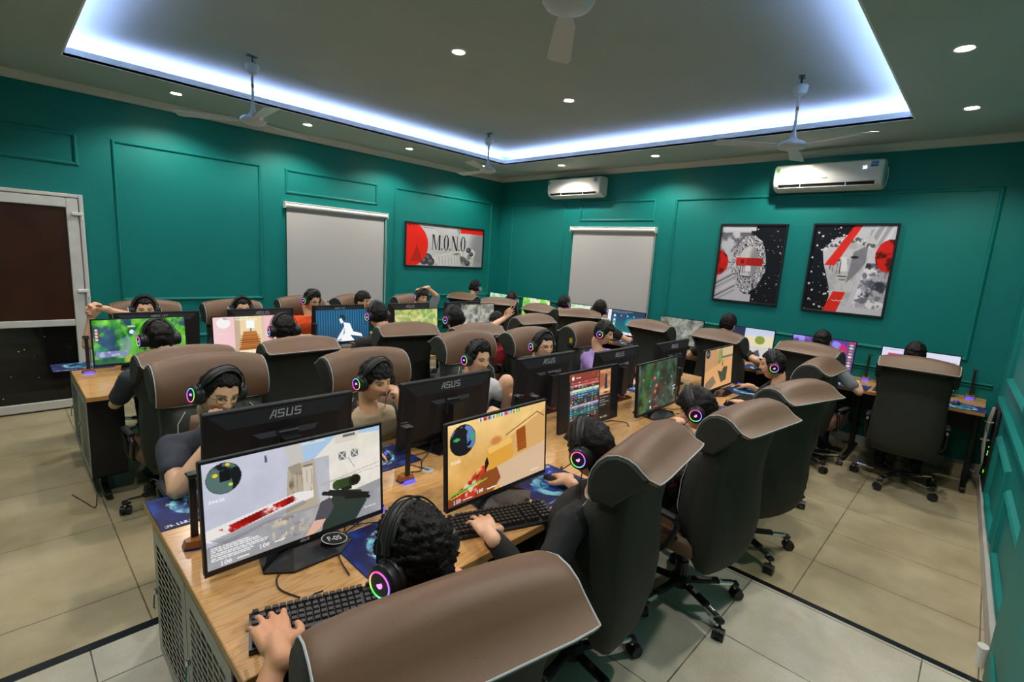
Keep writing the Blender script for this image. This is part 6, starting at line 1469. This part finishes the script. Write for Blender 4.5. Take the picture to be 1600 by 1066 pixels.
PEOPLE = [
 dict(k='N1', base=(.66, .92), ang=R_(4), head=(.635, .87, 1.09), hr=(8, 10, 0), hand=1.13, hands=[((.40, 1.08, .84), 'type', (.15, .98, .06)), ((.92, 1.2, .80), 'mouse', (.05, 1, -.1))], shirt=BLK, sleeve=.6, hair='curly', vox=.0055, who='nearest player', label='person with short curly black hair typing at the nearest screen, seen from above and behind', skin='d49c78', pel=.05),
 dict(k='N2', base=(1.62, 1.12), ang=R_(4), head=(1.585, 1.04, 1.065), hr=(6, 14, 0), hand=1.1, hands=[((1.135, 1.12, .835), 'type', (.38, .92, .05)), ((1.755, 1.24, .80), 'mouse', (.5, .86, -.08))], shirt=BLK, sleeve=1.93, hair='long', vox=.006, who='player before the yellow desert screen', label='person in a black long sleeved top playing at the yellow desert screen', pel=.06),
 dict(k='N3', base=(2.55, 1.04), ang=R_(4), head=(2.54, 1.02, 1.06), hr=(12, 22, 0), hands=[((2.40, 1.26, .80), 'type', (.1, 1, -.1)), ((2.98, 1.25, .83), 'relax', (.4, .9, 0))], shirt=pattern_mat(), sleeve=.7, hair='long', who='player in the dark red patterned shirt', label='person in a dark shirt with red and white pattern, third along the near desk', pel=.04),
 dict(k='N5', base=(4.38, 1.2), ang=R_(8), head=(4.2, 1.14, 1.085), hr=(10, 8, 0), hands=[((3.87, 1.22, .81), 'type', (.5, .86, -.03)), ((4.57, 1.40, .80), 'mouse', (.5, .86, -.1))], shirt=BLK, sleeve=.6, hair='short', who='player in black at the sandy orange screen', label='person in black with shaved neck typing at the sandy orange street screen', pel=.05),
 dict(k='C1', base=(.74, 2.60), ang=R_(178), head=(.66, 2.425, 1.112), hr=(12, 17, -8), hands=[((1.10, 2.46, .96), 'relax', (1, -.2, -.1), None, (.2, -.4, -1)), ((.607, 2.30, .955), 'cheek', (.12, .12, 1), (.3, .6, .1), (-.55, -.45, -.6))], shirt=GREY, sleeve=.5, hair='short', glasses='square', vox=.0065, who='player in glasses leaning on his fist', label='person in glasses and a dark grey tee resting his face on his fist', pel=.02),
 dict(k='C2', base=(1.44, 2.44), ang=R_(180), head=(1.375, 2.30, 1.10), hr=(8, 14, 0), hands=[((1.455, 2.17, .985), 'cheek', (-.35, .08, 1), (-.7, .5, 0), (.8, -.1, -1)), ((1.24, 2.16, .80), 'mouse', (0, -1, -.1))], shirt=BEI, sleeve=.5, jacket=JK, hair='fringe', vox=.0065, who='player in the beige tee', label='person in a beige tee and dark jacket holding a hand to his mouth', pel=.04, fat=.98),
 dict(k='C3', base=(2.42, 2.66), ang=R_(180), head=(2.25, 2.45, 1.10), hr=(0, 10, 0), hands=[((2.5, 2.3, .82), 'relax', (.2, -1, 0)), ((2.2, 2.2, .80), 'mouse', (0, -1, -.1))], legs={1: ((2.3, 2.25, .60), (2.3, 2.2, .1)), -1: ((2.54, 2.44, .90), (2.58, 2.44, .50))}, barefoot=-1, shorts=True, shirt=WHT, sleeve=.6, hair='spiky', who='player with a raised bare knee', label='person in a white tee and shorts with one bare knee raised', pel=.0, pants=M_DENIM),
 dict(k='C4', base=(3.16, 2.66), ang=R_(180), head=(3.03, 2.53, 1.105), hr=(-12, 6, 0), hands=[((3.35, 2.26, .80), 'type', (0, -1, -.1)), ((2.98, 2.22, .80), 'mouse', (0, -1, -.1))], shirt=BLK, sleeve=.6, hair='short', glasses='round', who='player with round glasses in black', label='person in round glasses and black facing the camera behind a monitor', fat=1.06),
 dict(k='C5', base=(4.12, 2.74), ang=R_(180), head=(4.02, 2.61, 1.13), hr=(18, 14, 0), hands=[((4.3, 2.3, .80), 'type', (0, -1, -.1)), ((3.8, 2.2, .80), 'mouse', (0, -1, -.1))], shirt=LAV, sleeve=.65, hair='bowl', who='player in lavender', label='person in a lavender tee looking down at his screen', pel=.04),
 dict(k='B1', base=(.76, 3.86), ang=R_(4), head=(.715, 3.86, 1.125), hr=(4, 8, 0), hands=[((.66, 4.1, .81), 'mouse', (-.1, 1, -.1)), ((1.0, 4.1, .80), 'type', (0, 1, -.1))], shirt=GREY, sleeve=.7, hair='short', who='player before the green game map', label='person in a grey tee seen from behind before the green game map', legs={-1: ((.70, 4.22, .6), (.72, 4.25, .1))}),
 dict(k='B2', base=(1.52, 3.9), ang=0.0, head=(1.50, 3.82, 1.14), hr=(0, 6, 0), hands=[((1.35, 4.08, .80), 'type'), ((1.7, 4.08, .80), 'type')], shirt=BLK, hair='short', who='player before the pink staircase screen', label='person mostly hidden behind a chair before the pink staircase screen'),
 dict(k='B3', base=(2.44, 3.88), ang=0.0, head=(2.36, 3.92, 1.20), hr=(5, 10, 0), hands=[((2.28, 4.16, .80), 'type'), ((2.7, 4.1, .80), 'mouse')], shirt=BLK, hair='bowl', who='player before the blue curtain screen', label='person with dark hair seen from behind before the blue curtain screen'),
 dict(k='B4', base=(3.0, 3.62), ang=0.0, head=(2.93, 3.54, 1.195), hr=(5, 8, 0), hands=[((2.98, 4.08, .80), 'type', (.2, 1, -.1), None, (-1.2, -.1, -.8)), ((3.5, 4.08, .80), 'mouse')], shirt=WHT, sleeve=.6, hair='long', who='player before the pale yellow green map', label='person in a white tee seen from behind with a bent bare arm'),
 dict(k='B5', base=(4.0, 3.95), ang=R_(-10), head=(3.92, 3.98, 1.06), hr=(0, 10, 0), hands=[((3.93, 3.86, 1.12), 'flat', (.6, -.1, .55), (0, -1, .2), (-1, -.2, -.3)), ((4.2, 4.15, .80), 'type')], shirt=RED, sleeve=.7, hair='short', headset=False, who='', label='person in a red tee stretching out a bare arm and open hand'),
 dict(k='A1', base=(.92, 5.40), ang=R_(180), head=(.90, 5.36, 1.13), hr=(-6, 4, 0), hands=[((.60, 5.26, 1.165), 'clasp', (-1, -.1, .1), (0, -1, -.3), (.2, .2, 1)), ((.52, 5.25, 1.10), 'clasp', (.1, -.3, 1), (1, .2, 0), (-.4, 0, -1))], shirt=BLK, sleeve=.5, hair='short', vox=.0065, who='player stretching both clasped hands out', label='person stretching both arms out with clasped hands, face hidden behind a monitor'),
 dict(k='A2', base=(1.66, 5.36), ang=R_(180), head=(1.68, 5.33, 1.115), hr=(0, 4, 0), hands=[((1.9, 5.05, .80), 'type'), ((1.5, 5.05, .80), 'mouse')], shirt=BLK, hair='short', who='player behind the pink staircase screen', label='person with only dark hair showing above the monitors by the left wall'),
 dict(k='A3', base=(2.50, 5.55), ang=R_(180), head=(2.475, 5.52, 1.17), hr=(22, 22, 0), hands=[((2.6, 5.12, .82), 'type'), ((2.3, 5.15, .82), 'mouse')], shirt=ORG, sleeve=.8, hair='spiky', glasses='square', who='player in orange', label='person in glasses and a bright orange tee looking down'),
 dict(k='A4', base=(3.1, 5.62), ang=R_(190), head=(3.03, 5.38, 1.165), hr=(20, 10, 0), hands=[((3.14, 5.25, 1.06), 'cheek', (-.3, .1, 1), (-.8, .3, 0), (.7, -.2, -1)), ((2.95, 5.2, .82), 'mouse')], shirt=cl('teal_grey_tee', (.05, .12, .13)), sleeve=.6, hair='bowl', glasses='round', headset=False, who='', label='person in round glasses with a hand on his cheek near the left blind'),
 dict(k='A5', base=(4.0, 5.66), ang=R_(180), head=(3.95, 5.48, 1.185), hr=(5, 12, -4), hands=[((4.03, 5.47, 1.315), 'flat', (-1, .1, -.15), (0, 0, -1), (.9, .1, .3)), ((3.85, 5.25, .82), 'mouse')], shirt=LG, sleeve=.95, hair='fringe', who='player resting an arm on his head', label='person resting one bare arm over the top of his head'),
 dict(k='W1', base=(5.55, .38), ang=R_(-88), head=(5.62, .40, 1.165), hr=(0, 8, 0), hands=[((5.80, .46, .80), 'type', None, None, (0, 0, -1)), ((5.80, .34, .80), 'mouse', None, None, (0, 0, -1))], shirt=BLK, hair='short', headset=False, who='', label='person hidden behind the rightmost big chair, only dark hair showing'),
 dict(k='W2', base=(5.50, 1.2), ang=R_(-94), head=(5.60, 1.12, 1.165), hr=(0, 10, 0), hands=[((5.74, 1.32, .80), 'type'), ((5.76, .80, .80), 'mouse')], shirt=LG, sleeve=.7, hair='short', headset=False, who='', label='person in a grey tee with a hand on the mouse before the purple screen'),
 dict(k='W3', base=(5.48, 2.07), ang=R_(-96), head=(5.66, 2.06, 1.2), hr=(0, 8, 0), hands=[((5.76, 2.25, .80), 'type'), ((5.70, 1.68, .80), 'mouse', None, None, (-.6, -1, -.3))], shirt=BLK, hair='curly', headset=False, who='', label='person with brown black hair showing over the chair under the statue prints'),
 dict(k='W5', base=(5.42, 3.78), ang=R_(-75), head=(5.46, 3.64, 1.18), hr=(-5, 6, 0), hands=[((5.7, 3.9, .80), 'type'), ((5.78, 3.36, .82), 'mouse', (.9, -.2, -.1), None, (-.2, -1, -.3))], shirt=BLK, sleeve=.5, hair='curly', who='player before the blue green desktop', label='person with dark curly hair reaching a bare arm to the blue green desktop'),
 dict(k='W6', base=(5.50, 4.5), ang=R_(-90), head=(5.66, 4.39, 1.17), hr=(0, 8, 0), hands=[((5.74, 4.65, .80), 'type'), ((5.76, 4.2, .80), 'mouse')], shirt=BLK, hair='bowl', who='player before the pale green and white screen', label='person partly behind a tall chair before the pale green and white screen'),
 dict(k='W7', base=(5.42, 5.24), ang=R_(-80), head=(5.38, 5.17, 1.15), hr=(0, 8, 0), hands=[((5.7, 5.5, .80), 'type'), ((5.7, 5.0, .80), 'mouse')], shirt=BLK, hair='short', who='player before the lime green screen', label='person in black before the lime green screen'),
 dict(k='W8', base=(5.45, 6.08), ang=R_(-85), head=(5.56, 6.20, 1.245), hr=(0, 6, 0), hands=[((5.7, 6.3, .80), 'type'), ((5.72, 5.9, .80), 'mouse')], shirt=BLK, hair='spiky', who='player in the far left corner', label='person with spiky black hair in the far left corner'),
]
for i, sp in enumerate(PEOPLE):
    sp['seed'] = i + 1; person(sp)
